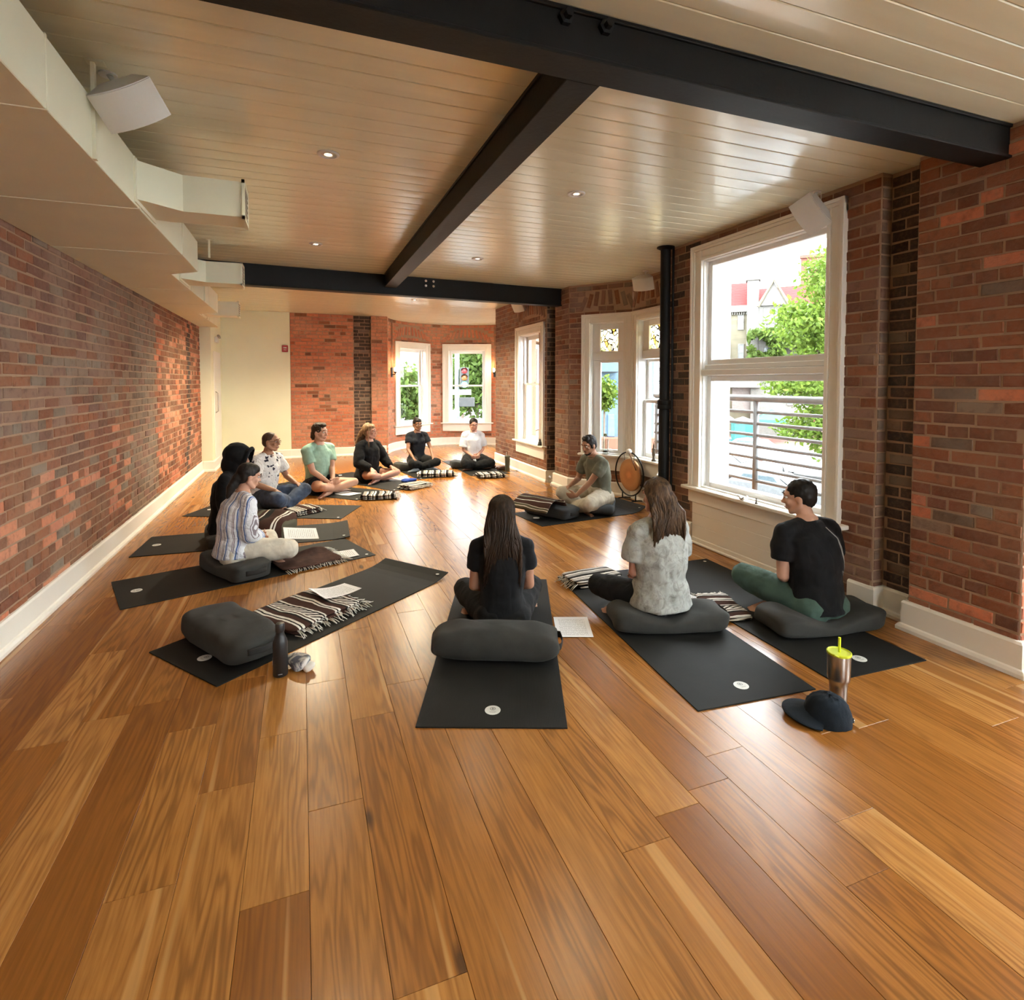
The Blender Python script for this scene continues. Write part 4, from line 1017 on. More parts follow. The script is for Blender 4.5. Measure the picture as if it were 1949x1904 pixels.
m = MB(); m.lathe([(.013, .29), (.015, .30), (.013, .313), (.004, .316)], 16); autosmooth(m.build('stopper', plain('porcelain', (.7, .68, .64), .3), o))
m = MB(); m.tube([(.018, 0, .26), (.03, 0, .275), (.02, 0, .31), (0, 0, .316), (-.02, 0, .31), (-.03, 0, .275), (-.018, 0, .26)], .0018, 6); m.build('wire_clip', M_INOX, o)
# gong
g = empty('gong_stand', (3.86, 6.02, 0), math.radians(-84), 'bronze gong hanging in a round black metal stand', 'gong')
M_BLACKM = plain('black_iron', (.012, .012, .012), .4, .6)
def ring(r, c, n=48, a0=0, a1=360): return [(c[0] + r * math.cos(R(a)), c[1], c[2] + r * math.sin(R(a))) for a in np.linspace(a0, a1, n)]
m = MB(); m.tube(ring(.275, (0, 0, .345), 56), .0095, 10, lat=(0, 1, 0), cap=False); m.build('hoop', M_BLACKM, g, True)
def disc_mat():
    n = NT('gong_bronze'); v = n.obj(); sp = n.vmath('SUBTRACT', v, (0, 0, .33)); ln_ = n.nd('ShaderNodeVectorMath', operation='LENGTH'); n.ln(n.vmath('MULTIPLY', sp, (1, 0, 1)), ln_.inputs[0])
    c = n.ramp(ln_.outputs['Value'], [(.02, (.62, .27, .11)), (.06, (.44, .20, .08)), (.14, (.50, .26, .11)), (.205, (.34, .18, .08))]); c = n.mix(n.math('MULTIPLY', n.noise(v, 30, 4).outputs[0], .4), c, (.22, .13, .07)); n.set(c, .42, .65, .5); n.bump(n.noise(v, 60, 3).outputs[0], .3, .003); return n.m
m = MB(); m.lathe([(.004, .004), (.06, .006), (.18, 0), (.2, -.004), (.205, -.012), (.205, -.03), (.2, -.03), (.195, -.014), (.05, -.004), (.004, -.006)], 48, M=TR(0, 0, .33, R(90))); autosmooth(m.build('gong_disc', disc_mat(), g))
for s in (-1, 1): m = MB(); m.tube([(s * .09, 0, .51), (s * .10, 0, .60)], .003, 6); m.build('cord', M_BLACKM, g)
for s in (-1, 1):
    m = MB(); m.tube([(s * .13, 0, .10), (s * .13, 0, .012)], .009, 8); m.build('upright', M_BLACKM, g, True)
    m = MB(); m.tube([(s * .13, -.14, .008), (s * .13, -.05, .02), (s * .13, .05, .02), (s * .13, .14, .008)], .008, 8); m.build('foot', M_BLACKM, g, True)
m = MB(); m.tube([(-.13, 0, .02), (.13, 0, .02)], .007, 8); m.build('cross_bar', M_BLACKM, g, True)
o = empty('gong_mallet', (3.86, 6.02, 0), math.radians(-84), 'gong mallet with a white felt head hung on the hoop', 'mallet')
m = MB(); m.tube([(.06, -.045, .615), (.20, -.055, .42)], .007, 8); m.build('handle', plain('mallet_wood', (.16, .07, .03), .5), o, True)
m = MB(); m.ball((.045, -.042, .635), (.036, .036, .034), 16, 10); m.build('felt_head', plain('white_felt', (.70, .68, .64), .9, bump=.4), o, True)
m = MB(); m.tube([(.06, -.05, .60), (.05, -.01, .618), (.06, .03, .60)], .003, 6); m.build('loop', M_BLACKM, o)
# on the sills
o = empty('glass_vase', (*f1(.385)[:2], ZS), 0, 'clear glass vase with a sprig on the bay window sill', 'vase'); v_ = f1(.36); o.location = (v_[0] - math.sin(v_[2]) * .02, v_[1] + math.cos(v_[2]) * .02, ZS)
m = MB(); m.lathe([(.040, 0), (.042, .004), (.043, .20), (.040, .20), (.039, .012), (.004, .01)], 24); autosmooth(m.build('body', M_CLEAR, o))
m = MB(); m.lathe([(.037, .03), (.037, .055), (.004, .056)], 20); m.build('pebbles', plain('dark_pebbles', (.03, .03, .03), .6), o)
m = MB(); m.tube([(0, 0, .05), (.004, 0, .2), (.0, .005, .245)], .002, 6)
m.build('stem', plain('stem_green', (.10, .16, .04), .6), o)
m = MB(); rr = random.Random(3)
for i in range(26):
    a, b = rr.uniform(0, 6.28), rr.uniform(-.6, 1.4); c = (.02 * math.cos(a) * math.cos(b), .02 * math.sin(a) * math.cos(b), .255 + .02 * math.sin(b)); m.ball(c, (.010, .010, .006), 6, 4)
m.build('blossom', plain('sprig_leaf', (.20, .22, .06), .7), o, True)
M_BRZ = plain('statue_stone', (.13, .105, .08), .6, bump=.4)
o = empty('statuette', (4.0, 5.70, ZS), 0, 'slender dark statuette on the sill beside the black pipe', 'statue')
m = MB(); m.lathe([(.028, 0), (.028, .012), (.02, .02), (.013, .05), (.020, .08), (.022, .11), (.017, .125), (.024, .14), (.020, .155), (.009, .162), (.013, .18), (.010, .195), (.006, .205)], 14); m.build('figure', M_BRZ, o, True)
m = MB(); m.tube([(0, 0, .2), (.004, .004, .22), (-.002, .012, .24)], [.006, .005, .002], 8); m.build('headdress', M_BRZ, o, True)
o = empty('figurine', (3.385, 7.75, ZS), 0, 'little dark seated figurine on the tall side window sill', 'figurine')
m = MB(); m.lathe([(.035, 0), (.036, .01), (.03, .02), (.026, .045), (.016, .062), (.008, .066)], 14); m.build('body', plain('figurine_black', (.02, .018, .016), .5), o, True)
m = MB(); m.ball((0, 0, .082), (.015, .015, .019), 12, 8); m.build('head', MATS['figurine_black'], o, True)
o = empty('crystal_cluster', (3.385, 3.585, .535), 0, 'rough pale crystal lying on the big window sill', 'crystal')
for i in range(6):
    a = i * 1.05; m = MB(); m.tube([(.0, .0, .006), (.03 * math.cos(a), .045 * math.sin(a), .018 + .008 * (i % 3))], [.014, .009], 6); m.build('crystal_point', plain('quartz', (.62, .58, .54), .2), o)
o = empty('incense_cone', (3.375, 3.425, .535), 0, 'tiny dark upright holder on the big window sill', 'holder')
m = MB(); m.lathe([(.012, 0), (.012, .006), (.005, .01), (.005, .035), (.008, .038), (.008, .044)], 12); m.build('stand', plain('holder_bronze', (.10, .08, .06), .4), o, True)

# ------------------------------------------------------------------ things on walls and ceiling
M_SPK = paint('speaker_white', (.66, .65, .62), .45)
def speaker_mat():
    n = NT('speaker_grille'); v = n.obj(); n.set((.62, .61, .57), .6, 0, .3); n.bump(n.noise(v, 420, 1).outputs[0], .3, .002); return n.m
M_SPG = speaker_mat()
def speaker(label, loc, yaw, pitch, arm, axes=None):
    """D-shaped loudspeaker: convex grille to the front (+y), tapered back, on a ceiling bracket"""
    o = empty('wall_speaker', loc, 0, label, 'speaker', 'white loudspeakers hung below the ceiling'); MM = TR(0, 0, 0, 0, 0, yaw) @ TR(0, 0, 0, pitch)
    if axes:
        y_ = Vector(axes[1]).normalized(); x_ = Vector(axes[0]); x_ = (x_ - y_ * x_.dot(y_)).normalized(); z_ = x_.cross(y_)
        MM = Matrix((x_, y_, z_)).transposed().to_4x4()
    H_, L_ = .155, .25; prof = [(-L_ / 2, .02), (-L_ / 2 + .06, -.075), (L_ / 2 - .06, -.075), (L_ / 2, .02)]
    fr = [(L_ / 2 - L_ * i / 10, .02 + .035 * (1 - ((i - 5) / 5) ** 2)) for i in range(1, 10)]
    pl = prof + fr; V = [(x, y, -H_ / 2) for x, y in pl] + [(x, y, H_ / 2) for x, y in pl]; n = len(pl)
    m = MB(); m.add(V, [tuple(range(n))[::-1], tuple(range(n, 2 * n))] + [(i, (i + 1) % n, (i + 1) % n + n, i + n) for i in range(n)], MM); m.build('cabinet', M_SPK, o)
    g = [(L_ / 2 - .004 - (L_ - .008) * i / 12, .024 + .035 * (1 - ((i - 6) / 6) ** 2)) for i in range(13)]
    V = [(x, y + .004, -H_ / 2 + .004) for x, y in g] + [(x, y + .004, H_ / 2 - .004) for x, y in g] + [(x, y - .004, -H_ / 2 + .004) for x, y in g] + [(x, y - .004, H_ / 2 - .004) for x, y in g]; n = 13
    fc = [(i, i + 1, i + 1 + n, i + n) for i in range(12)] + [(i, i + 2 * n, i + 1 + 2 * n, i + 1) for i in range(12)] + [(i + n, i + 1 + n, i + 1 + 3 * n, i + 3 * n) for i in range(12)] + [(0, n, 3 * n, 2 * n), (12, 12 + 2 * n, 12 + 3 * n, 12 + n)]
    m = MB(); m.add(V, fc, MM); m.build('grille', M_SPG, o, False)
    b = (MM @ Vector((0, -.07, .03)))[:]; top = (arm[0], arm[1], arm[2]); mid = ((b[0] + top[0]) / 2, (b[1] + top[1]) / 2, max(b[2], (b[2] + top[2]) / 2))
    m = MB(); m.tube([b, mid, top], .010, 8); br = m.build('bracket', M_SPK, o, True)
    m = MB(); m.lathe([(.035, 0), (.035, .008)], 18, (top[0], top[1], top[2] - .008)); m.build('mount_plate', M_SPK, br)
    m = MB(); m.tube([(b[0] + .02, b[1], b[2] + .03), (b[0] + .05, b[1] + .01, b[2] + .06), (top[0] + .05, top[1], top[2] - .002)], .0025, 6); m.build('cable', M_SPK, br)
speaker('white loudspeaker hanging beside the duct near the first beam', (-.655, 2.79, 2.665), 0, 0, (-.10, .10, ZC - 2.665), ((.891, -.058, .447), (.252, -.757, -.605)))
speaker('white loudspeaker hanging over the top of the big window', (3.25, 2.86, 2.645), 0, 0, (.10, .05, ZC - 2.645), ((-.606, .185, .771), (-.75, -.45, -.48)))
speaker('white loudspeaker in the corner of the angled bay', (3.78, 5.62, 2.665), R(130), R(-30), (.05, .03, ZC - 2.665))
speaker('white loudspeaker on the side wall beyond the far beam', (3.30, 8.42, 2.72), R(110), R(-30), (.06, .0, ZR - 2.72))
M_CAN = plain('lamp_reflector', (.55, .52, .46), .3)
def lamp_emit(name, c, s):
    n = NT(name); n.set((.8, .8, .8), .4); n.b.inputs['Emission Color'].default_value = (*c, 1); n.b.inputs['Emission Strength'].default_value = s; return n.m
M_LED = lamp_emit('warm_led', (1.0, .80, .58), 6.0)
LAMPW = 7.0
for i, (x, y, z, lb) in enumerate([(.165, 3.435, ZC, 'recessed ceiling light left of the long beam, nearer one'), (1.816, 3.528, ZC, 'recessed ceiling light right of the long beam, nearer one'), (.149, 5.673, ZC, 'recessed ceiling light left of the long beam, by the far beam'), (1.776, 5.729, ZC, 'recessed ceiling light right of the long beam, by the far beam'), (.134, 8.79, ZR, 'recessed ceiling light in the rear room near the cream wall'), (1.777, 9.25, ZR, 'recessed ceiling light in the rear room before the round bay'), (.16, 1.0, ZC, 'recessed ceiling light above the viewer on the left'), (1.82, .8, ZC, 'recessed ceiling light above the viewer on the right')]):
    o = empty('recessed_light', (x, y, z), 0, lb, 'ceiling light', 'recessed ceiling lights')
    m = MB(); m.lathe([(.062, -.001), (.062, -.006), (.058, -.010), (.047, -.010), (.044, -.004), (.044, -.0005)], 28); autosmooth(m.build('trim_ring', M_SPK, o))
    m = MB(); m.lathe([(.044, -.001), (.03, -.0035), (.028, -.007), (.024, -.007), (.024, -.002)], 24); autosmooth(m.build('reflector', M_CAN, o))
    m = MB(); m.lathe([(.019, -.0030), (.019, -.0045)], 20); m.build('led_lens', M_LED, o)
    l = bpy.data.lights.new('downlight', 'SPOT'); l.energy = LAMPW * (2.0 if z < 2.85 else 44); l.color = (1.0, .87, .60); l.spot_size = R(150); l.spot_blend = .8; l.shadow_soft_size = .06
    lo = bpy.data.objects.new('downlight', l); COL.objects.link(lo); lo.parent = o; lo.location = (0, 0, -.03)
# fire alarm, emergency lamp, door on the white corner
o = empty('fire_alarm', (-.285, 11.79, 2.157), 0, 'red fire alarm box on the cream rear wall', 'alarm')
m = MB(); m.cbox(-.055, .055, -.05, 0, -.065, .065, .008); m.build('housing', plain('alarm_red', (.30, .012, .015), .4), o)
m = MB(); m.cbox(-.03, .03, -.058, -.048, .005, .03, .004); m.build('strobe', plain('alarm_lens', (.75, .72, .68), .3), o)
def text_obj(name, body, size, parent, loc, rot, mat, depth=.0006):
    cu = bpy.data.curves.new(name, 'FONT'); cu.body = body; cu.size = size; cu.align_x = 'CENTER'; cu.align_y = 'CENTER'; cu.extrude = depth
    t = bpy.data.objects.new(name, cu); COL.objects.link(t); dg = bpy.context.evaluated_depsgraph_get(); me = bpy.data.meshes.new_from_object(t.evaluated_get(dg)); bpy.data.objects.remove(t)
    ob = put(name, me, mat, parent); ob.location = loc; ob.rotation_euler = rot; return ob
text_obj('lettering', 'FIRE', .028, o, (0, -.0508, -.025), (R(90), 0, 0), MATS['alarm_lens'])
o = empty('emergency_light', (-1.405, 11.06, 2.25), 0, 'small twin-head emergency light on the white corner face', 'light')
m = MB(); m.cbox(0, .05, -.09, .09, -.05, .05, .008); m.build('housing', M_SPK, o)
for s in (-1, 1): m = MB(); m.lathe([(.03, 0), (.034, .03), (.02, .034)], 16, M=TR(.045, s * .055, .05, 0, R(70))); m.build('lamp_head', plain('emergency_grey', (.30, .28, .25), .4), o)
d = empty('door_1', (-1.405, 11.18, 0), 0, 'flush white door in the corner face', None, None, 'structure')
m = MB(); m.cbox(0, .012, -.40, .40, .01, 2.04, .003); lf = m.build('door_leaf', M_TRIM, d)
m = MB(); m.tube([(.012, -.30, .97), (.05, -.30, 1.0), (.05, -.30, 1.31), (.012, -.30, 1.34)], .009, 8); m.build('pull_handle', M_INOX, lf, True)
# wall lamps of the round bay
def sconce(label, deg, zc):
    a = R(deg); r = TR_ - .012; o = empty('wall_lamp', (TC[0] + r * math.cos(a), TC[1] + r * math.sin(a), zc), a + math.pi / 2, label, 'wall lamp', 'wall lamps of the round bay')
    m = MB(); m.cbox(-.05, .05, 0, .02, -.14, .06, .004); m.build('back_plate', M_BLACKM, o)
    m = MB(); m.tube([(0, .015, -.09), (0, .075, -.09), (0, .085, -.06)], .009, 8); m.build('arm', M_BLACKM, o, True)
    m = MB(); m.lathe([(.022, -.06), (.026, -.055), (.026, -.03), (.02, -.025)], 16, (0, .085, 0)); m.build('socket', M_BLACKM, o, True)
    m = MB(); m.lathe([(.014, -.026), (.026, 0), (.031, .03), (.026, .055), (.012, .068), (.003, .07)], 16, (0, .085, 0)); m.build('bulb', lamp_emit('warm_bulb', (1.0, .62, .28), 9.0), o, True)
    for s in (-.025, .025): m = MB(); m.tube([(s, .012, .06), (s, .012, ZR - zc - .01)], .008, 8); m.build('conduit', plain('copper_conduit', (.36, .22, .15), .45, .6), o, True)
    l = bpy.data.lights.new('bulb_light', 'POINT'); l.energy = 5; l.color = (1, .62, .3); l.shadow_soft_size = .065; lo = bpy.data.objects.new('bulb_light', l); COL.objects.link(lo); lo.parent = o; lo.location = (0, .16, .06)
sconce('lit wall lamp on black plate left of the bay windows', 151.5, 1.76); sconce('lit wall lamp on black plate right of the bay windows', 43.0, 1.77)
# ------------------------------------------------------------------ people
def V3(*a): return np.array(a, float)
def unit(v): return v / (np.linalg.norm(v) + 1e-12)
def remeshed(mb, name, voxel, smooth=3, disp=0.0, dscale=.1, seed=0):
    me = mb.mesh(name + '_raw'); fixn(me); ob = bpy.data.objects.new(name + '_raw', me); COL.objects.link(ob)
    r = ob.modifiers.new('r', 'REMESH'); r.mode = 'VOXEL'; r.voxel_size = voxel; r.use_smooth_shade = True
    if smooth: s = ob.modifiers.new('s', 'SMOOTH'); s.factor = .5; s.iterations = smooth
    if disp:
        tx = bpy.data.textures.new(name, 'CLOUDS'); tx.noise_scale = dscale; tx.noise_depth = 1
        d = ob.modifiers.new('d', 'DISPLACE'); d.texture = tx; d.strength = disp; d.mid_level = .38; d.texture_coords = 'LOCAL'
        s2 = ob.modifiers.new('s2', 'SMOOTH'); s2.factor = .5; s2.iterations = 1
    dg = bpy.context.evaluated_depsgraph_get(); out = bpy.data.meshes.new_from_object(ob.evaluated_get(dg)); bpy.data.objects.remove(ob); bpy.data.meshes.remove(me)
    out.polygons.foreach_set('use_smooth', [True] * len(out.polygons)); return out
def ik(a, b, l1, l2, choose):
    """middle joint of a two-bone chain from a to b; choose(p) scores the candidates"""
    d = b - a; D = np.linalg.norm(d)
    if D > (l1 + l2) * .995: b = a + d / D * (l1 + l2) * .995; d = b - a; D = np.linalg.norm(d)
    u = d / D; x = (l1 * l1 - l2 * l2 + D * D) / (2 * D); h = math.sqrt(max(l1 * l1 - x * x, 0)); e1 = unit(np.cross(u, V3(.3, .2, 1))); e2 = np.cross(u, e1); best = None
    for t in np.linspace(0, 2 * math.pi, 72, endpoint=False):
        p = a + u * x + (e1 * math.cos(t) + e2 * math.sin(t)) * h; s = choose(p)
        if best is None or s > best[0]: best = (s, p)
    return best[1], b
def skin_mat(name, c):
    n = NT(name); v = n.obj(); nz = n.noise(v, 14, 3); n.set(n.ramp(nz.outputs[0], [(.3, tuple(x * .88 for x in c)), (.7, c)]), .5, 0, .4)
    n.b.inputs['Subsurface Weight'].default_value = 0.0; n.bump(n.noise(v, 180, 2).outputs[0], .08, .002); return n.m
def hair_mat(name, a, b, streak=55.0):
    n = NT(name); v = n.obj(); nz = n.noise(n.vmath('MULTIPLY', v, (streak, streak, 4.0)), 1.0, 3); n.set(n.ramp(nz.outputs[0], [(.3, a), (.72, b)]), .5, 0, .22); n.bump(nz.outputs[0], .4, .004); return n.m
SK = {'light': skin_mat('skin_light', (.52, .29, .20)), 'rosy': skin_mat('skin_rosy', (.50, .26, .19)), 'tan': skin_mat('skin_tan', (.34, .17, .10)), 'brown': skin_mat('skin_brown', (.24, .115, .065)), 'warm': skin_mat('skin_warm', (.40, .20, .125))}
HR = {'black': hair_mat('hair_black', (.006, .005, .005), (.022, .017, .014)), 'brown': hair_mat('hair_brown', (.012, .007, .005), (.05, .028, .016)), 'chest': hair_mat('hair_chestnut', (.018, .012, .009), (.14, .08, .042)), 'blond': hair_mat('hair_dark_blond', (.09, .05, .026), (.36, .22, .115)), 'buzz': hair_mat('hair_buzzed', (.035, .02, .014), (.09, .05, .034)), 'dark': hair_mat('hair_dark', (.005, .004, .004), (.018, .014, .012))}
M_EYE = plain('eye_white', (.6, .58, .54), .25); M_IRIS = plain('iris_dark', (.02, .012, .008), .2); M_LIP = plain('lip', (.30, .10, .08), .45); M_LIPD = plain('lip_deep', (.16, .055, .04), .45)
def hand(m, w, d, lat, nrm, s=1.0, curl=18, spread=.5):
    """palm and five fingers from wrist w along d; lat points to the thumb side, nrm out of the palm"""
    d, lat = unit(d), unit(lat - d * (unit(d) @ lat)); nrm = unit(nrm - d * (d @ nrm)); nrm = unit(np.cross(d, lat)) * (1 if np.cross(d, lat) @ nrm > 0 else -1)
    k = w + d * .085 * s
    m.ltube([w - d * .01, w + d * .03 * s, w + d * .06 * s, k], [(.026 * s, .019 * s), (.034 * s, .018 * s), (.040 * s, .016 * s), (.041 * s, .0135 * s)], 12, lat=lat)
    for off, L, r in ((.030, .070, .0088), (.0105, .079, .0092), (-.0095, .073, .0088), (-.0285, .057, .0078)):
        p = k + lat * off * s - d * .006 * s; dd = unit(d + lat * off * spread * 4); pts = [p - dd * .012]; rr = [r * s]
        for j, fr in enumerate((.42, .32, .26)):
            a = R(curl * (j + .6)); e = dd * math.cos(a) + nrm * math.sin(a); pts.append(pts[-1] + e * (L * fr * s + (.012 if j == 0 else 0))); rr.append(r * s * (1 - .09 * (j + 1)))
        m.ltube(pts, rr, 8)
    p = w + d * .022 * s + lat * .026 * s; e1 = unit(d * .7 + lat * .75 + nrm * .25); e2 = unit(d * .95 + lat * .3 + nrm * .35)
    m.ltube([p, p + e1 * .035 * s, p + e1 * .035 * s + e2 * .032 * s, p + e1 * .035 * s + e2 * .055 * s], [.0135 * s, .0115 * s, .0105 * s, .0085 * s], 8)
def foot(m, a, d, up, s=1.0, inf=0.0, toes=True):
    d = unit(d); side = unit(np.cross(d, up)); up = np.cross(side, d)
    m.ltube([a - d * .045 * s - up * .025 * s, a + d * .03 * s - up * .022 * s, a + d * .10 * s - up * .033 * s, a + d * .155 * s - up * .040 * s], [(.031 * s + inf, .034 * s + inf), (.033 * s + inf, .036 * s + inf), (.040 * s + inf, .024 * s + inf), (.043 * s + inf, .016 * s + inf)], 12, lat=side)
    m.ltube([a + up * .03 * s, a - up * .005 * s + d * .012 * s], [.036 * s + inf, .037 * s + inf], 10)
    if toes:
        for i in range(5):
            o = (-.032 + .016 * i) * s; L = (.052, .046, .042, .037, .031)[i] * s
            m.ltube([a + d * .15 * s + side * o - up * .042 * s, a + d * (.165 * s + L * .6) + side * o * 1.08 - up * .045 * s], [(.0105 if i == 0 else .008) * s, (.0095 if i == 0 else .0072) * s], 8)
    else: m.ltube([a + d * .12 * s - up * .037 * s, a + d * .195 * s - up * .042 * s], [(.042 * s + inf, .02 * s + inf), (.034 * s + inf, .014 * s + inf)], 10, lat=side)
def person(label, loc, face, s=.95, z0=.0, fem=False, lean=6, skin='light', head=(0, 0), hair='short', hcol='brown', shirt=None, pants=None, hands='lap', knee_z=(.13, .13), ank=None, hair_len=.35, hair_w=.35, extras=None, loose=.0, voxel=.0065, tuck=(0, 0), sleeve=.55, pant_len=1.0, socks=None, spread=1.0, beard=None, hand_t=None, lean_x=0, elbow_out=.5):
    fx, fy = unit(V3(*face)); root = empty('person', (loc[0], loc[1], 0), math.atan2(-fx, fy), label, 'person', 'people seated cross-legged in a ring')
    up = V3(0, 0, 1); a = R(lean); lx = R(lean_x)
    P = V3(0, 0, z0 + .095 * s); sp = [P]
    for L, k in ((.13, -.3), (.13, .35), (.13, 1.0), (.12, 1.5)):
        sp.append(sp[-1] + V3(math.sin(lx * (1 + k)), math.sin(a * k), math.cos(a * k)) * L * s)
    nb = sp[4]; hdir = unit(V3(math.sin(lx), math.sin(a * 1.3), math.cos(a * 1.3))); nt = nb + hdir * .062 * s
    sh_w = (.165 if fem else .185) * s; hip = .088 * s
    S = [nb + V3(q * sh_w, -.005, -.058 * s) for q in (-1, 1)]
    body = MB(); g = (.165 if fem else .155); wst = .118 if fem else .140
    prof = [(g, .115), (wst, .098), (.140 if fem else .158, .108), (.150 if fem else .172, .104), (.085, .07)]
    tp = [P - V3(0, 0, .05 * s)] + sp; tr = [(g * s * .9, .105 * s)] + [(p * s, q * s) for p, q in prof]
    body.ltube(tp, tr, 20, lat=V3(1, 0, 0))
    for q in (-1, 1):
        body.ball(P + V3(q * .075 * s, -.045 * s, -.02 * s), (.095 * s, .095 * s, .085 * s)); body.ltube([nb + V3(q * .03 * s, -.01, .0), nb + V3(q * .10 * s, -.012, -.032 * s), S[(q + 1) // 2]], [.050 * s, .050 * s, .052 * s], 12)
        if fem: body.ball(sp[3] + V3(q * .062 * s, .075 * s, -.03 * s), (.058 * s, .05 * s, .055 * s))
        else: body.ball(sp[3] + V3(q * .075 * s, .06 * s, -.0 * s), (.085 * s, .045 * s, .06 * s))
    body.ltube([nb - hdir * .03, nt, nt + hdir * .04 * s + V3(0, .01, 0)], [.060 * s, .052 * s, .052 * s], 14)
    # legs
    th_l, sh_l = .405 * s, .385 * s; knees = []; anks = []; ank = ank or [(.10, .30, .065), (-.11, .235, .06)]
    for i, q in enumerate((-1, 1)):
        H = P + V3(q * hip, .01, -.005); A = V3(ank[i][0] * s, ank[i][1] * s, ank[i][2]); kz = knee_z[i]
        K, A = ik(H, A, th_l, sh_l, lambda p, q=q, kz=kz: q * p[0] * 1.2 * spread - 6 * abs(p[2] - kz) + .3 * p[1]); knees.append(K); anks.append(A)
        m1 = H + (K - H) * .5; body.ltube([H, m1, K], [.088 * s, .073 * s, .053 * s], 14)
        c = K + (A - K) * .3; body.ltube([K, c, K + (A - K) * .65, A], [.053 * s, .054 * s, .041 * s, .034 * s], 14)
    fdir = []
    for i, q in enumerate((-1, 1)):
        d = unit((anks[i] - knees[i]) * V3(1, 1, .2)); d = unit(d * .9 + V3(0, .35, 0) + V3(0, 0, -.05)); fdir.append(d)
        foot(body, anks[i], d, unit(V3(0, -.3, .9)), s, toes=socks is None)
    # arms
    HT = hand_t or {'lap': [(-.045, .20, .17), (.045, .215, .175)], 'knees': None}[hands]
    W = []; E = []
    for i, q in enumerate((-1, 1)):
        if HT is None or HT[i] is None: w = knees[i] + V3(-q * .055, -.075, .085) * s
        else: w = V3(*HT[i]) * V3(s, s, 1) + V3(0, 0, z0 * .6)
        e, w = ik(S[i], w, .275 * s, .245 * s, lambda p, q=q: q * p[0] * elbow_out * 2 - p[1] * 1.0 - p[2] * .8); W.append(w); E.append(e)
        body.ltube([S[i], S[i] + (e - S[i]) * .45, e], [.054 * s, .047 * s, .038 * s] if not fem else [.047 * s, .041 * s, .034 * s], 12)
        body.ltube([e, e + (w - e) * .35, w], [.038 * s, .037 * s, .024 * s] if not fem else [.034 * s, .032 * s, .021 * s], 12)
        if HT is None or HT[i] is None: hd = unit((knees[i] - w) * V3(1, 1, .2) + V3(q * .02, .09, -.06)); hand(body, w, hd, V3(-q, .2, 0), V3(0, 0, -1), s * .98, 22)
        else: hd = unit(V3(-q * .75, .55, -.12)); hand(body, w, hd, V3(0, .3, 1), V3(-q * .3, -1, .0), s * .98, 24)
    # head
    hy, hp = R(head[0]), R(head[1]); Rm = np.array((Euler((0, 0, hy)).to_matrix() @ Euler((hp, 0, 0)).to_matrix())); hc = nt + hdir * .098 * s + V3(0, .018 * s, 0)
    HM = np.eye(4); HM[:3, :3] = Rm * s * .98; HM[:3, 3] = hc
    hb = MB(); hb.ball((0, -.008, .03), (.075, .096, .088), 20, 14); hb.ball((0, .024, -.022), (.060, .068, .084), 18, 12); hb.ball((0, .052, -.088), (.030, .030, .026), 12, 8)
    for q in (-1, 1):
        hb.ltube([(q * .058, -.005, -.045), (q * .045, .035, -.080), (q * .012, .064, -.094)], [.022, .021, .018], 10); hb.ball((q * .075, -.006, -.008), (.011, .020, .031), 10, 8, rot=Euler((R(-12), 0, R(q * 18))).to_matrix())
        hb.ball((q * .040, .064, -.022), (.022, .018, .020), 10, 8); hb.ltube([(q * .010, .088, .030), (q * .030, .088, .036), (q * .052, .074, .030)], [.010, .011, .009], 8); hb.ball((q * .012, .098, -.028), (.010, .011, .009), 8, 6)
    hb.ltube([(0, .088, .024), (0, .098, -.004), (0, .110, -.024)], [.008, .010, .0125], 10); hb.ltube([(-.02, .086, -.058), (0, .092, -.057), (.02, .086, -.058)], [.007, .010, .007], 8); hb.ltube([(-.016, .085, -.068), (0, .090, -.069), (.016, .085, -.068)], [.007, .0095, .007], 8)
    vv = np.concatenate(hb.v); body.add(vv, hb.f, HM)
    bm = remeshed(body, 'body', voxel, 3); put('body', bm, SK[skin], root)
    T = lambda *p: (HM @ np.array((*p, 1)))[:3]
    for q in (-1, 1):
        m = MB(); m.ball(T(q * .031, .0765, .010), (.0125 * s, .0125 * s, .0095 * s), 10, 8); e = m.build('eye', M_EYE, root, True)
        m = MB(); m.ball(T(q * .031, .0862, .009), (.0055 * s, .0055 * s, .0062 * s), 8, 6); m.build('iris', M_IRIS, e, True)
        m = MB(); m.tube([T(q * .014, .0925, .021), T(q * .031, .0920, .026), T(q * .050, .080, .019)], [.0022, .003, .0016], 6); m.build('eyelid', SK[skin], e, True)
        m = MB(); m.tube([T(q * .012, .0985, .037), T(q * .032, .0985, .045), T(q * .055, .082, .038)], [.003, .004, .002], 6); m.build('eyebrow', HR[hcol if hcol != 'blond' else 'chest'], root, True)
    m = MB(); m.ltube([T(-.024, .088, -.062), T(-.010, .0985, -.0585), T(0, .0995, -.0605), T(.010, .0985, -.0585), T(.024, .088, -.062)], [.003 * s, .0048 * s, .0052 * s, .0048 * s, .003 * s], 8); m.build('lips', M_LIP if skin in ('light', 'rosy', 'warm') else M_LIPD, root, True)
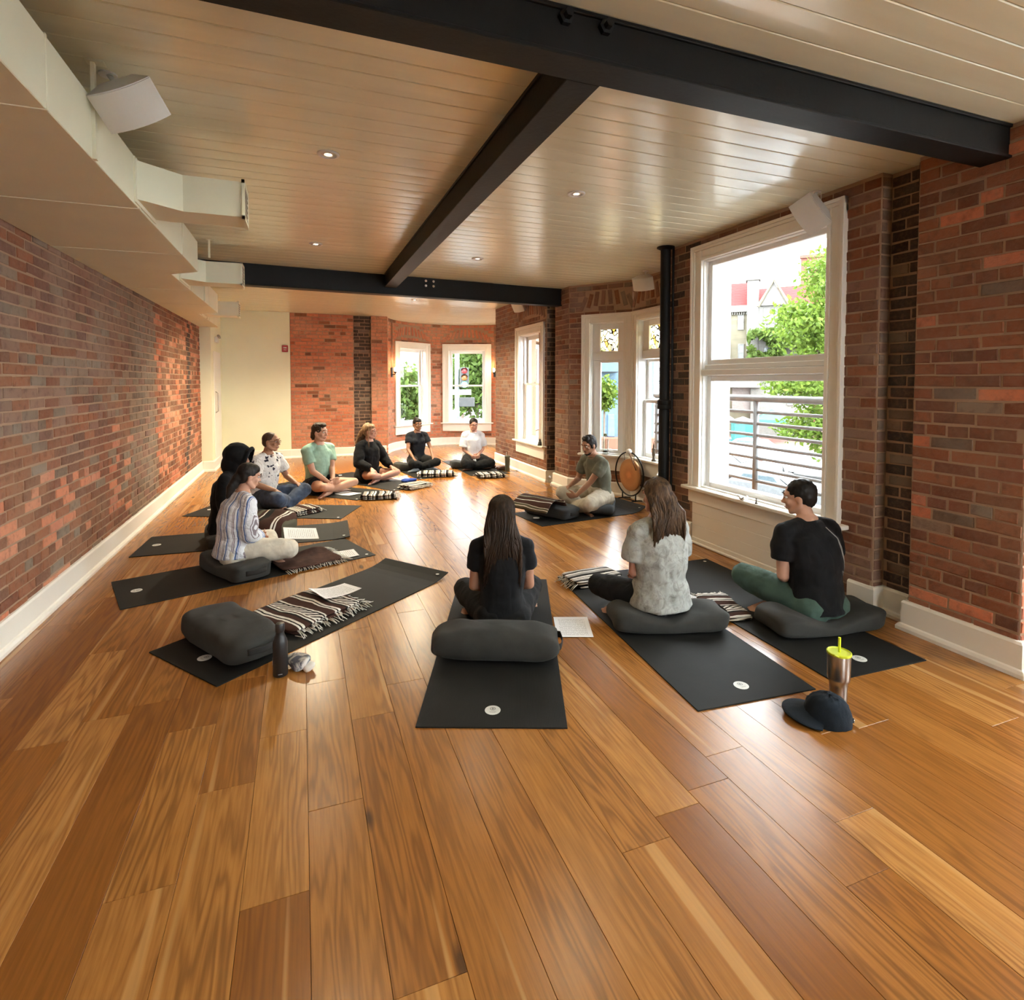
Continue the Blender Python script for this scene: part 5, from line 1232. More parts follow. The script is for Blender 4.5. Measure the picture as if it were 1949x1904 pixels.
    # clothes
    if shirt:
        mt, fit = shirt; m = MB(); i0 = .012 + fit
        base = P - V3(0, 0, .045 * s if not tuck[0] else -.0)
        pr = [(g * s * .96 + i0, .118 * s + i0)] + [(p * s + i0 * (1.25 if k in (1, 2) else 1), q * s + i0 * (1.25 if k in (1, 2) else 1)) for k, (p, q) in enumerate(prof)]
        bk_ = V3(0, -.016 * s, 0); pr[0] = (pr[0][0] + .006 + fit * .3, pr[0][1] + .016 + fit * .3); pr[1] = (pr[1][0] + .002, pr[1][1] + .012)
        m.tube([base + bk_, sp[0] + bk_] + sp[1:4] + [nb - hdir * .016 * s, nb + hdir * .010 * s], pr[:5] + [(.105 * s, .084 * s), (.071 * s, .066 * s)], 24, lat=V3(1, 0, 0))
        for q in (-1, 1):
            i = (q + 1) // 2; m.ltube([nb + V3(q * .045 * s, -.008, -.012), nb + V3(q * .10 * s, -.012, -.034 * s), S[i]], [.055 * s, .060 * s + fit * .2, .063 * s + fit * .25], 14)
            if fem: m.ball(sp[3] + V3(q * .060 * s, .078 * s, -.035 * s), (.066 * s + fit * .5, .056 * s + fit * .4, .065 * s + fit * .5))
            else: m.ball(sp[3] + V3(q * .07 * s, .062 * s, 0), (.09 * s, .052 * s, .066 * s))
            ar = (.047 if fem else .054) * s; e, w = E[i], W[i]
            if sleeve <= 1.0:
                c = S[i] + (e - S[i]) * sleeve; dn = V3(0, 0, -fit * .9)
                m.tube([S[i] + (e - S[i]) * .06, S[i] + (e - S[i]) * sleeve * .5 + dn * .3, c + dn * .6], [ar + .006 + fit * .2, ar + .012 + fit * .75, ar + .010 + fit * .95], 16)
            else:
                c = e + (w - e) * (sleeve - 1); fo = .036 * s
                m.ltube([S[i] + (e - S[i]) * .04, S[i] + (e - S[i]) * .5, e], [ar + .008 + fit * .25, ar + .010 + fit * .8, fo + .016 + fit * .9], 16)
                m.tube([e, e + (c - e) * .5, e + (c - e) * .93, c], [fo + .016 + fit * .9, fo + .012 + fit * .7, .030 * s + .012 + fit * .4, .026 * s + .009], 16)
        if hair == 'hood':
            HH = np.array(HM); hb2 = MB(); hb2.ball((0, -.010, .028), (.110, .140, .128), 22, 16); hb2.ball((0, -.035, -.07), (.108, .118, .13), 18, 12); hb2.ltube([(-.07, .085, -.09), (-.088, .105, .0), (-.06, .118, .085), (0, .128, .118), (.06, .118, .085), (.088, .105, .0), (.07, .085, -.09)], .017, 10)
            m.add(np.concatenate(hb2.v), hb2.f, HH)
        nm = {'hood': 'hooded_sweatshirt'}.get(hair, 'shirt' if sleeve <= 1 else 'long_sleeve_top'); sm = remeshed(m, nm, .0085, 3, .014 + fit * .22, .085); put(nm, sm, mt, root)
        if hair == 'hood':                       # the face opening of the hood
            import bmesh
            b_ = bmesh.new(); b_.from_mesh(sm); iv = np.linalg.inv(HM); dl = []
            for v in b_.verts:
                q = iv @ np.array((*v.co, 1)); 
                if q[1] > .085 and (q[0] / .070) ** 2 + ((q[2] - .0) / .100) ** 2 < 1: dl.append(v)
            bmesh.ops.delete(b_, geom=dl, context='VERTS'); b_.to_mesh(sm); b_.free()
        if hair != 'hood':
            m = MB(); pts = [nb + hdir * .010 * s + V3(.068 * s * math.cos(t), .063 * s * math.sin(t) + .002, -.012 * s * math.sin(t)) for t in np.linspace(0, 2 * math.pi, 25)]; m.tube(pts, .006, 8, cap=False); m.build('neckband', mt, root, True)
    if pants:
        mt, pf = pants; m = MB(); ip = .011 + pf
        m.ltube([P - V3(0, 0, .05 * s), P + V3(0, 0, .02 * s), P + V3(0, 0, .085 * s)], [(g * s * .92 + ip, .112 * s + ip), (g * s + ip, .118 * s + ip), (wst * s * 1.08 + ip * .8, .105 * s + ip * .8)], 20, lat=V3(1, 0, 0))
        for i, q in enumerate((-1, 1)):
            m.ball(P + V3(q * .075 * s, -.045 * s, -.02 * s), (.097 * s + ip, .097 * s + ip, .088 * s + ip)); H = P + V3(q * hip, .01, -.005); K, A = knees[i], anks[i]
            if pant_len < .6:
                c = H + (K - H) * pant_len; m.tube([H, H + (c - H) * .5, c], [.092 * s + ip, .087 * s + ip * 1.2, .082 * s + ip * 1.5], 16)
            else:
                m.ltube([H, H + (K - H) * .5, K], [.090 * s + ip, .076 * s + ip, .058 * s + ip], 16); c = K + (A - K) * pant_len * .92
                m.tube([K, K + (c - K) * .35, K + (c - K) * .7, c], [.057 * s + ip, .056 * s + ip, .046 * s + ip, .040 * s + ip], 16)
        put('shorts' if pant_len < .6 else 'trousers', remeshed(m, 'trousers', .0085, 3, .018 + pf * .2, .075), mt, root)
    if socks:
        for i in (0, 1):
            m = MB(); foot(m, anks[i], fdir[i], unit(V3(0, -.3, .9)), s, .006, False); m.ltube([knees[i] + (anks[i] - knees[i]) * .72, anks[i]], [.047 * s, .041 * s], 12); put('sock', remeshed(m, 'sock', .0075, 2), socks, root)
    # hair
    hm = HR[hcol]
    if hair in ('short', 'bun', 'long', 'tied', 'quiff', 'mop'):
        m = MB(); m.ball((0, -.020, .043), (.0825, .097, .088), 22, 16); m.ball((0, -.042, .005), (.077, .068, .082), 18, 12)
        if hair == 'quiff': m.ball((0, .035, .105), (.055, .045, .026)); m.ball((-.02, .05, .10), (.035, .032, .024)); m.ltube([(-.075, .02, .02), (-.074, .025, -.02)], .012, 8); m.ltube([(.075, .02, .02), (.074, .025, -.02)], .012, 8)
        if hair == 'mop': m.ball((0, .03, .10), (.06, .05, .03)); m.ltube([(0, -.095, -.02), (0, -.09, -.07), (0, -.10, -.10)], [.05, .045, .02], 10, flat=.6); m.ball((0, -.085, -.055), (.06, .035, .05))
        if hair in ('long', 'tied', 'bun'): m.ball((0, .012, .075), (.07, .075, .052))
        if hair == 'bun': m.ball((0, -.075, .115), (.038, .036, .034))
        if hair == 'tied': m.ball((0, -.095, -.03), (.05, .045, .06)); m.ltube([(0, -.10, -.05), (0, -.13, -.13), (0, -.135, -.21)], [.045, .042, .02], 10)
        hh = MB(); hh.add(np.concatenate(m.v), m.f, HM); put('hair', remeshed(hh, 'hair', .007, 1, .012 if hair in ('mop', 'short', 'quiff') else .006, .02), hm, root)
    elif hair == 'buzz':
        m = MB(); m.ball((0, -.014, .038), (.0775, .0945, .0845), 22, 16); m.ball((0, -.04, .0), (.0735, .064, .07), 18, 12); hh = MB(); hh.add(np.concatenate(m.v), m.f, HM); put('hair', remeshed(hh, 'hair', .007, 2), hm, root)
    if hair == 'long':
        r = random.Random(int(abs(loc[0]) * 991)); m = MB(); back = tuck[1]
        for i in range(430):
            t = r.uniform(-1, 1); ph = math.pi * (.5 + t * (.60 if not back else .53)); ph = ph + math.pi   # around the back
            cx, cy = math.cos(ph), math.sin(ph); el = r.uniform(.55, 1.45)
            pts = []
            for q in np.linspace(el, 0.0, 4): pts.append(T(.092 * cx * math.cos(q), -.018 + .104 * cy * math.cos(q), .045 + .095 * math.sin(q)))
            x0, y0 = .090 * cx * r.uniform(.75, 1.05), -.02 + .10 * cy
            L = hair_len * r.uniform(.72, 1.05); n = 6; wv = r.uniform(.008, .016); p0 = ph * 2.5 + r.uniform(0, .9)
            base_ = pts[-1]; bk = nb + V3(0, -.095 * s, 0)
            for k in range(1, n + 1):
                f = k / n; z = base_[2] - L * f; y = base_[1] + (min(base_[1], bk[1] - .018 - r.uniform(0, .018)) - base_[1]) * min(1, f * 2.2) * (1 if cy < .25 else 0) + (.035 * f if cy >= .25 else 0)
                x = base_[0] * (1 + hair_w * f) + wv * math.sin(p0 + f * 7)
                pts.append(V3(x, y + wv * .7 * math.cos(p0 + f * 6), z))
            m.tube(pts, [.006] * 4 + [.0078, .008, .0078, .007, .0055, .0015], 5, flat=.6)
        o = m.build('hair_strands', hm, root, True); o['kind'] = 'stuff'
    if beard:
        m = MB(); m.ltube([(-.062, .006, -.045), (-.055, .035, -.075), (-.03, .063, -.097), (0, .074, -.101), (.03, .063, -.097), (.055, .035, -.075), (.062, .006, -.045)], [.009, .012, .0145, .0155, .0145, .012, .009], 10); m.ltube([(-.028, .088, -.052), (0, .097, -.046), (.028, .088, -.052)], [.004, .006, .004], 8)
        hh = MB(); hh.add(np.concatenate(m.v), m.f, HM); put('beard', remeshed(hh, 'beard', .006, 1), beard, root)
    return dict(root=root, T=T, s=s, nb=nb, sp=sp, knees=knees, anks=anks, P=P, hc=hc)
C_BLACK = cloth('black_jersey', (.0055, .0055, .0065), fold=.9); C_BLACK2 = cloth('black_trouser', (.0065, .0065, .007), fold=.9); C_NAVYT = cloth('dark_navy_tee', (.008, .010, .015), fold=.7)
C_OLIVE = cloth('olive_tee', (.115, .115, .085), fold=.9); C_MINT = cloth('mint_tee', (.27, .42, .33), fold=1.0); C_WHITE = cloth('white_tee', (.62, .64, .68), fold=1.0, var=.05)
C_KHAKI = cloth('stone_khaki', (.40, .355, .28), fold=.9); C_CREAM = cloth('cream_denim', (.62, .57, .47), fold=.9); C_JEANS = cloth('blue_denim', (.055, .075, .12), fold=.8, var=.5); C_GREEN = cloth('green_trouser', (.055, .095, .075), fold=.9); C_SOCK = cloth('grey_sock', (.33, .36, .38), fold=.3)
def tiedye():
    n = NT('tie_dye_grey'); v = n.obj(); nz = n.noise(v, 9, 5, .6, 1.8); n2 = n.noise(n.vmath('MULTIPLY', v, (1, 1, .5)), 26, 4, .65, 1.5)
    c = n.ramp(nz.outputs[0], [(.3, (.18, .185, .165)), (.5, (.38, .39, .365)), (.7, (.29, .305, .29))]); c = n.mix(n.math('MULTIPLY', n.ramp(n2.outputs[0], [(.5, (0, 0, 0)), (.72, (1, 1, 1))]), .55), c, (.12, .11, .10))
    n.set(c, .9, 0, .15); h = n.noise(n.vmath('MULTIPLY', v, (1, 1, .4)), 8, 2, .5, .6).outputs[0]; n.bump(h, .25, .02); return n.m
def stripes_shirt():
    n = NT('blue_grey_striped_linen'); v = n.obj(); sp = n.nd('ShaderNodeSeparateXYZ'); n.ln(v, sp.inputs[0])
    t = n.math('ADD', n.math('ABSOLUTE', sp.outputs[0]), n.math('MULTIPLY', n.math('SUBTRACT', n.noise(v, 7, 2).outputs[0], .5), .035)); t = n.math('ADD', t, n.math('MULTIPLY', sp.outputs[1], .55))
    fr = n.math('FRACT', n.math('MULTIPLY', t, 13.0)); r = n.nd('ShaderNodeValToRGB'); r.color_ramp.interpolation = 'CONSTANT'; e = r.color_ramp.elements
    W_, Bl, Gy = (.66, .68, .72), (.10, .17, .38), (.24, .21, .23)
    st = [(0, W_), (.30, Gy), (.36, W_), (.42, Gy), (.50, W_), (.68, Bl), (.82, W_), (.88, Bl), (.92, W_)]
    while len(e) < len(st): e.new(.5)
    for el, (p, c) in zip(e, st): el.position = p; el.color = (*c, 1)
    n.ln(fr, r.inputs[0]); n.set(r.outputs[0], .85, 0, .2); n.bump(n.noise(v, 17, 2, .5, .6).outputs[0], .8, .03); return n.m
def birds_shirt():
    n = NT('white_shirt_black_print'); v = n.obj(); vo = n.nd('ShaderNodeTexVoronoi', i_Scale=9.0, i_Randomness=1.0); n.ln(n.vmath('ADD', v, n.vmath('SCALE', n.noise(v, 24, 2).outputs['Color'])), vo.inputs['Vector'])
    vo = n.nd('ShaderNodeTexVoronoi', i_Scale=10.0); n.ln(n.vmath('ADD', n.vmath('MULTIPLY', v, (1.3, 1.3, 1.9)), n.vmath('MULTIPLY', n.noise(v, 30, 2).outputs['Color'], (.09, .09, .09))), vo.inputs['Vector'])
    sp = n.nd('ShaderNodeSeparateColor'); n.ln(vo.outputs['Color'], sp.inputs[0]); g = n.math('MULTIPLY', n.math('LESS_THAN', vo.outputs['Distance'], .30), n.math('GREATER_THAN', sp.outputs[0], .35))
    n.set(n.mix(g, (.62, .60, .58), (.025, .025, .04)), .85, 0, .2); n.bump(n.noise(v, 18, 2, .5, .6).outputs[0], .8, .03); return n.m
M_TD, M_SS, M_BS = tiedye(), stripes_shirt(), birds_shirt()
p9 = person('woman in black seen from behind with long dark hair, nearest mat', (1.135, 3.17), (.30, .95), .875, .012, True, 7, 'warm', (0, -14), 'long', 'brown', (C_BLACK, .006), (C_BLACK2, .014), 'lap', (.12, .13), hair_len=.43, hair_w=.42, tuck=(0, 1))
p10 = person('woman in grey tie-dye shirt seen from behind, sitting on a bolster', (2.08, 2.89), (.03, 1), .92, .075, True, 4, 'rosy', (0, -6), 'long', 'chest', (M_TD, .028), (C_BLACK2, .006), 'lap', (.14, .12), hair_len=.30, tuck=(0, 1), sleeve=.62)
p11 = person('man in black shirt and green pants beside the big window', (2.985, 2.545), (.10, .99), .95, .05, False, 14, 'light', (42, -8), 'short', 'dark', (C_BLACK, .012), (C_GREEN, .012), 'lap', (.19, .13), sleeve=.6)
p8 = person('smiling leader in olive shirt and khaki trousers before the gong', (3.24, 5.70), (-.985, -.17), .93, .085, False, 15, 'tan', (6, -16), 'quiff', 'dark', (C_OLIVE, .010), (C_KHAKI, .014), 'knees', (.16, .21), hand_t=[(.0, .36, .15), None], beard=HR['dark'], sleeve=.6, ank=[(.10, .32, .06), (-.08, .26, .06)])
p7 = person('person in loose white shirt with bowed head, hands folded', (2.80, 9.36), (-.06, -1), .90, .085, True, 9, 'rosy', (0, -18), 'short', 'dark', (C_WHITE, .030), (C_BLACK2, .014), 'lap', (.13, .13), sleeve=.72)
p6 = person('slim person in dark shirt with hair bun, hands on knees', (1.86, 9.56), (.14, -1), .90, .085, True, 2, 'brown', (10, -3), 'bun', 'dark', (C_NAVYT, .004), (C_BLACK2, .004), 'knees', (.15, .15), socks=C_SOCK, sleeve=.5)
p5 = person('woman in black sweatshirt with long dark blond hair', (.94, 8.72), (.55, -.83), .97, .010, True, 4, 'rosy', (28, -2), 'long', 'blond', (C_BLACK, .030), (C_BLACK2, .004), 'knees', (.14, .15), hair_len=.30, sleeve=1.9, pant_len=.35)
p4 = person('man in mint green shirt and dark shorts', (.20, 8.02), (.60, -.80), 1.06, .010, False, 3, 'light', (18, -4), 'mop', 'brown', (C_MINT, .006), (C_BLACK2, .014), 'lap', (.14, .16), hand_t=[(-.02, .26, .15), (.05, .27, .16)], sleeve=.62, pant_len=.42)
p3 = person('man with glasses in white printed shirt and blue jeans', (-.42, 7.17), (.80, -.60), .97, .065, False, 9, 'tan', (16, -2), 'buzz', 'buzz', (M_BS, .016), (C_JEANS, .014), 'knees', (.20, .17), sleeve=.62, ank=[(.10, .34, .06), (-.11, .27, .06)])
p1 = person('person wrapped in a black hooded sweatshirt behind the striped shirt', (-.66, 5.86), (.95, -.28), .94, .075, False, 9, 'warm', (0, -8), 'hood', 'dark', (C_BLACK, .022), (C_BLACK2, .014), 'lap', (.16, .15), sleeve=1.9)
p2 = person('woman in blue and grey striped shirt and cream trousers', (-.50, 4.90), (.92, .38), .87, .085, True, 11, 'light', (-4, -14), 'tied', 'black', (M_SS, .024), (C_CREAM, .014), 'lap', (.14, .14), sleeve=1.85)
# glasses of p3
m = MB(); T = p3['T']
gl = empty('glasses_frame'); bpy.data.objects.remove(gl)
for q in (-1, 1): m.tube([T(q * .033 + .024 * math.cos(t), .108 - abs(q * .033 + .024 * math.cos(t)) * .12, .008 + .019 * math.sin(t)) for t in np.linspace(0, 2 * math.pi, 21)], .0024, 6, cap=False); m.tube([T(q * .058, .100, .014), T(q * .076, .05, .016), T(q * .079, -.01, .010)], .0022, 6)
m.tube([T(-.010, .109, .012), T(0, .112, .014), T(.010, .109, .012)], .0022, 6); m.build('glasses', plain('tortoise_frame', (.07, .028, .012), .3), p3['root'], True)
# white curved line print on the back of the black shirt
from mathutils.bvhtree import BVHTree
def back_print(pp, lines, name, mat, r=.0028):
    sh = [c for c in pp['root'].children if c.name.startswith('shirt')][0].data
    t = BVHTree.FromPolygons([v.co for v in sh.vertices], [tuple(p.vertices) for p in sh.polygons])
    for ln_ in lines:
        P_ = np.array(ln_, float); P_ = np.array([P_[0] + (P_[-1] - P_[0]) * 0 if k is None else np.array([np.interp(k, np.linspace(0, 1, len(P_)), P_[:, 0]), np.interp(k, np.linspace(0, 1, len(P_)), P_[:, 1])]) for k in np.linspace(0, 1, 30)])
        pts = []
        for x, z in P_:
            h_ = t.ray_cast(Vector((x, -1, z)), Vector((0, 1, 0)))[0]
            if h_ is not None: pts.append((h_[0], h_[1] - .001, h_[2]))
        if len(pts) > 3: m = MB(); m.tube(pts, [(r, .0012)] * len(pts), 6, lat=(0, 0, 1)); m.build(name, mat, pp['root'], True)
back_print(p11, [[(.055, .60), (.105, .54), (.135, .46), (.15, .38), (.148, .33), (.12, .335), (.10, .35)], [(.06, .595), (.095, .54), (.118, .46), (.135, .39), (.142, .325)], [(.10, .345), (.125, .315), (.155, .30)]], 'back_print', plain('print_grey', (.30, .30, .29), .7))
# lap blanket of the hooded person
lb = empty('striped_blanket', (-.30, 5.74, .004), math.radians(-17), 'brown striped blanket over the knees of the hooded person', 'blanket', 'striped fringed blankets')
m = MB(); w = waves(77, .016)
def lapf(x, y, z): return (x + w(y, z) * .7, y + w(x, z) * .7, max(z + w(x * 1.3, y * 1.3) * min(1, z / .08), 0))
softbox(m, .42, .66, .235, .62, .5, 64, 24, .004, lapf); m.build('cloth', stripe_mat('blanket_lap', 0, [(0, BR), (.35, CR), (.40, BR), (.44, CR), (.48, BR), (.62, OL), (.72, BR), (.80, CR), (.83, BK)], 3.1, .6), lb, True)
# ------------------------------------------------------------------ outside: street, houses, trees
ZG = -3.8
M_ASPH = plain('asphalt', (.135, .135, .13), .9, coord='pos', nscale=1.0); M_PAVE = plain('red_pavers', (.15, .06, .045), .9, coord='pos', nscale=3.0)
def ground(name, label, x0, x1, y0, y1, z, mat, t=.15):
    m = MB(); m.box(x0, x1, y0, y1, z - t, z); return struct(m.build(name, mat), label)
ground('street', 'grey asphalt street outside', -30, 120, -30, 140, ZG, M_ASPH)
def leaf_mat(name, a, b):
    n = NT(name); v = n.pos(); nz = n.noise(v, 3.5, 3); c = n.ramp(nz.outputs[0], [(.3, a), (.7, b)]); n.set(c, .6, 0, .2)
    tl = n.nd('ShaderNodeBsdfTranslucent'); n.ln(c, tl.inputs[0]); mx = n.nd('ShaderNodeMixShader'); mx.inputs[0].default_value = .4; n.ln(n.b.outputs[0], mx.inputs[1]); n.ln(tl.outputs[0], mx.inputs[2]); n.ln(mx.outputs[0], n.o.inputs[0]); return n.m
M_LEAF = leaf_mat('spring_leaf', (.05, .095, .010), (.115, .165, .022)); M_LEAFD = leaf_mat('street_leaf', (.038, .07, .012), (.08, .12, .024)); M_BARK = plain('bark', (.10, .075, .055), .9, bump=.5)
def tree(label, base, blobs, n, leaf, mat, seed, trunk_r=.14, group='street trees'):
    r = np.random.default_rng(seed); o = empty('street_tree', base, 0, label, 'tree', group); B = np.array(base)
    top = np.mean([b[0] for b in blobs], axis=0) - B
    m = MB(); m.tube([(0, 0, 0), (top[0] * .2, top[1] * .2, top[2] * .45), (top[0] * .9, top[1] * .9, top[2])], [trunk_r, trunk_r * .75, trunk_r * .35], 10); m.build('trunk', M_BARK, o, True)
    for c, rad in blobs:
        c = np.array(c) - B; m = MB(); st = np.array((top[0] * .3, top[1] * .3, top[2] * .5)); m.tube([st, (st + c) / 2 + (0, 0, .15), c], [trunk_r * .4, trunk_r * .25, trunk_r * .1], 6); m.build('branch', M_BARK, o, True)
    V = []; Fc = []; k = 0; vol = np.array([np.prod(b[1]) ** .7 for b in blobs]); vol = vol / vol.sum()
    for (c, rad), fr in zip(blobs, vol):
        N = int(n * fr); d = r.normal(size=(N, 3)); d /= np.linalg.norm(d, axis=1)[:, None]; q = d * (r.random((N, 1)) ** .45) * np.array(rad) * (1 + .25 * np.sin(d[:, :1] * 9 + d[:, 1:2] * 7 + d[:, 2:] * 8)) + (np.array(c) - B)
        a = r.normal(size=(N, 3)); a /= np.linalg.norm(a, axis=1)[:, None]; b = np.cross(a, r.normal(size=(N, 3))); b /= np.linalg.norm(b, axis=1)[:, None]; s = leaf * (.6 + .8 * r.random((N, 1)))
        V.append(np.stack([q - a * s, q + b * s * .55, q + a * s, q - b * s * .55], 1).reshape(-1, 3)); Fc += [(k + 4 * i, k + 4 * i + 1, k + 4 * i + 2, k + 4 * i + 3) for i in range(N)]; k += 4 * N
    me = bpy.data.meshes.new('foliage'); me.from_pydata(np.concatenate(V).tolist(), [], Fc); f = put('foliage', me, mat, o); f['kind'] = 'stuff'; return o
def blob(px, py, dist, rx, rz, ry=None): return (at(px, py, dist), (rx, ry or rx, rz))
g = at(1548, 900, 22); tree('bright green maple tree outside the big window', (g[0] + .8, g[1] - .6, ZG), [blob(1585, 545, 22, 1.0, 1.3), blob(1560, 520, 22.5, .55, .8), blob(1545, 620, 21.5, 1.35, .95), blob(1505, 600, 22, .55, .45), blob(1600, 660, 22, 1.5, 1.2), blob(1535, 735, 21, 1.3, .55), blob(1490, 735, 21.5, .5, .35), blob(1570, 800, 21, 1.0, .75), blob(1525, 818, 21, .95, .40), blob(1575, 850, 21, .5, .5), blob(1640, 600, 22, 1.6, 2.0)], 15000, .085, M_LEAF, 5)
for i, (px, py, d, rx, rz, lb) in enumerate([(772, 745, 34, 1.5, 1.6, 'street tree seen through the left bay window'), (908, 712, 30, 1.1, 2.2, 'street tree behind the traffic light'), (880, 700, 44, 1.9, 2.2, 'farther street tree behind the traffic light pole'), (1010, 690, 36, 2.6, 3.2, 'street tree right of the round bay')]):
    c = at(px, py, d); tree(lb, (c[0], c[1], ZG), [((c[0], c[1], c[2]), (rx, rx, rz)), ((c[0] + .9, c[1] - .5, c[2] - 1.2), (rx * .8, rx * .8, rz * .5)), ((c[0] - .8, c[1] + .4, c[2] - .9), (rx * .7, rx * .7, rz * .6))], 4200, .16, M_LEAFD, 20 + i, .16)
c = at(1149, 742, 13.5); tree('small tree before the blue house', (c[0], c[1], ZG), [((c[0], c[1], c[2]), (.36, .36, .30)), ((c[0] + .05, c[1], c[2] - .3), (.22, .22, .22))], 1500, .05, M_LEAF, 40, .04)

M_PANE = plain('far_pane', (.07, .09, .10), .15); M_CREAM = plain('cream_facade', (.10, .088, .058), .85, coord='pos', nscale=1.5); M_FWHITE = plain('white_facade_trim', (.115, .11, .10), .7, coord='pos')
def tile_roof():
    n = NT('red_roof_tile'); v = n.obj(); w = n.nd('ShaderNodeTexWave', bands_direction='Z', i_Scale=2.2, i_Distortion=.4); n.ln(v, w.inputs['Vector']); n.set(n.ramp(w.outputs[0], [(.2, (.11, .018, .018)), (.7, (.17, .032, .030))]), .8, 0, .2); n.bump(w.outputs[0], .5, .05); return n.m
M_ROOF = tile_roof()
class House:
    """a far house in its own frame: x right, y away from the room, z up; k metres per pixel at its distance"""
    def __init__(s, px, dist, turn=0.0):
        p = at(px, HZ, dist); d = unit(np.array([p[0], p[1]])); s.px = px; s.k = (np.array([p[0], p[1], CH]) - CAMP) @ _FW / F; s.o = (p[0], p[1], 0); s.rz = math.atan2(d[1], d[0]) - math.pi / 2 + turn
    def X(s, px): return (px - s.px) * s.k
    def Z(s, py): return CH + (HZ - py) * s.k
    def root(s, name, label, cat): s.r = empty(name, (s.o[0], s.o[1], 0), s.rz, label, cat); return s.r
    def box(s, nm, x0, x1, y0, y1, d0, d1, mat, parent=None, absz=None):
        m = MB(); z0, z1 = (s.Z(y1), s.Z(y0)) if absz is None else absz; m.cbox(s.X(x0), s.X(x1), d0, d1, z0, z1, .03); return m.build(nm, mat, parent or s.r)
    def window(s, x0, x1, y0, y1, d=0.0, fr=None):
        m = MB(); frame4(m, s.X(x0), s.X(x1), s.Z(y1), s.Z(y0), d - .12, d + .05, .09, .12, .12, .01); w = m.build('window', fr or M_FWHITE, s.r)
        m = MB(); m.box(s.X(x0) + .07, s.X(x1) - .07, d - .06, d - .02, s.Z(y1) + .08, s.Z(y0) - .08); m.build('pane', M_PANE, w); m = MB(); zm = (s.Z(y0) + s.Z(y1)) / 2; m.box(s.X(x0) + .07, s.X(x1) - .07, d - .09, d - .01, zm - .04, zm + .04); m.build('glazing_bar', fr or M_FWHITE, w)
h = House(1400, 58); h.root('row_house', 'cream row house with red tiled mansard roof and white chimney', 'house')
h.box('wall', 1330, 1426, 592, 0, 0, 9, M_CREAM, absz=(ZG, h.Z(592))); h.box('wall', 1426, 1530, 560, 0, -.8, 9, M_FWHITE, absz=(ZG, h.Z(588)))
h.box('cornice', 1328, 1428, 584, 596, -.5, .3, M_FWHITE)
for i in range(12): h.box('bracket', 1376 + i * 4, 1378 + i * 4, 596, 601, -.35, .1, M_FWHITE)
m = MB(); x0, x1, za, zb = h.X(1330), h.X(1426), h.Z(588), h.Z(536); m.add([(x0, -.3, za), (x1, -.3, za), (x1, 1.6, zb), (x0, 1.6, zb), (x0, 8, za), (x1, 8, za), (x1, 6, zb), (x0, 6, zb)], [(0, 1, 2, 3), (4, 7, 6, 5), (3, 2, 6, 7), (1, 5, 6, 2), (0, 3, 7, 4), (0, 4, 5, 1)]); m.build('roof', M_ROOF, h.r)
m = MB(); m.add([(h.X(1428), .5, h.Z(590)), (h.X(1530), .5, h.Z(590)), (h.X(1530), 2.5, h.Z(546)), (h.X(1428), 2.5, h.Z(546)), (h.X(1428), 8, h.Z(590)), (h.X(1530), 8, h.Z(590))], [(0, 1, 2, 3), (3, 2, 5, 4), (0, 3, 4), (1, 5, 2), (0, 4, 5, 1)]); m.build('roof', M_ROOF, h.r)
m = MB(); m.cbox(h.X(1418), h.X(1438), -.9, .4, h.Z(670), h.Z(540), .05); m.cbox(h.X(1415), h.X(1441), -1.0, .5, h.Z(540), h.Z(531), .05); ch = m.build('chimney', M_FWHITE, h.r)
m = MB(); gx = [h.X(1440), h.X(1484), h.X(1462)]; m.add([(gx[0], -1.2, h.Z(588)), (gx[1], -1.2, h.Z(588)), (gx[2], -1.2, h.Z(546)), (gx[0], 2, h.Z(588)), (gx[1], 2, h.Z(588)), (gx[2], 2, h.Z(546))], [(0, 1, 2), (3, 5, 4), (0, 2, 5, 3), (1, 4, 5, 2), (0, 3, 4, 1)]); m.build('gable', M_FWHITE, h.r)
m = MB(); m.tube([(gx[0] - .2, -1.35, h.Z(590)), (gx[2], -1.35, h.Z(543)), (gx[1] + .2, -1.35, h.Z(590))], .16, 6); m.build('gable_trim', M_CREAM, h.r)
for (a, b, c_, d_) in ((1402, 1413, 600, 629),): h.window(a, b, c_, d_)
for (a, b, c_, d_) in ((1446, 1457, 592, 621), (1464, 1475, 592, 621), (1492, 1503, 594, 622)): h.window(a, b, c_, d_, -.8)
for (a, b) in ((1403, 1414), (1380, 1390)): h.window(a, b, 655, 690)
for (a, b) in ((1446, 1458), (1466, 1478)): h.window(a, b, 662, 692, -.8)
h.window(1376, 1384, 735, 765); h.window(1487, 1498, 740, 770, -.8)
h.box('balcony_floor', 1440, 1500, 640, 644, -2.2, -.8, M_FWHITE)
for i in range(13): h.box('baluster', 1443 + i * 4.5, 1444.5 + i * 4.5, 622, 640, -2.15, -2.05, M_FWHITE)
h.box('balcony_rail', 1440, 1500, 619, 622, -2.2, -2.0, M_FWHITE)
h.box('shopfront', 1394, 1438, 738, 782, -.3, .1, plain('shop_dark', (.16, .13, .12), .6)); h.box('awning', 1390, 1442, 724, 738, -1.6, 0, M_FWHITE)
m = MB(); rr = np.random.default_rng(8); V = []; Fc = []; N = 2600
q = np.stack([rr.uniform(h.X(1420), h.X(1525), N), rr.uniform(-3.0, -1.2, N), rr.uniform(h.Z(692), h.Z(632), N)], 1); keep = (np.sin(q[:, 0] * 2.3) + np.sin(q[:, 2] * 3.1 + q[:, 0]) > -.6); q = q[keep]; a = rr.normal(size=q.shape) * .11; b = np.cross(a, rr.normal(size=q.shape)) * .6
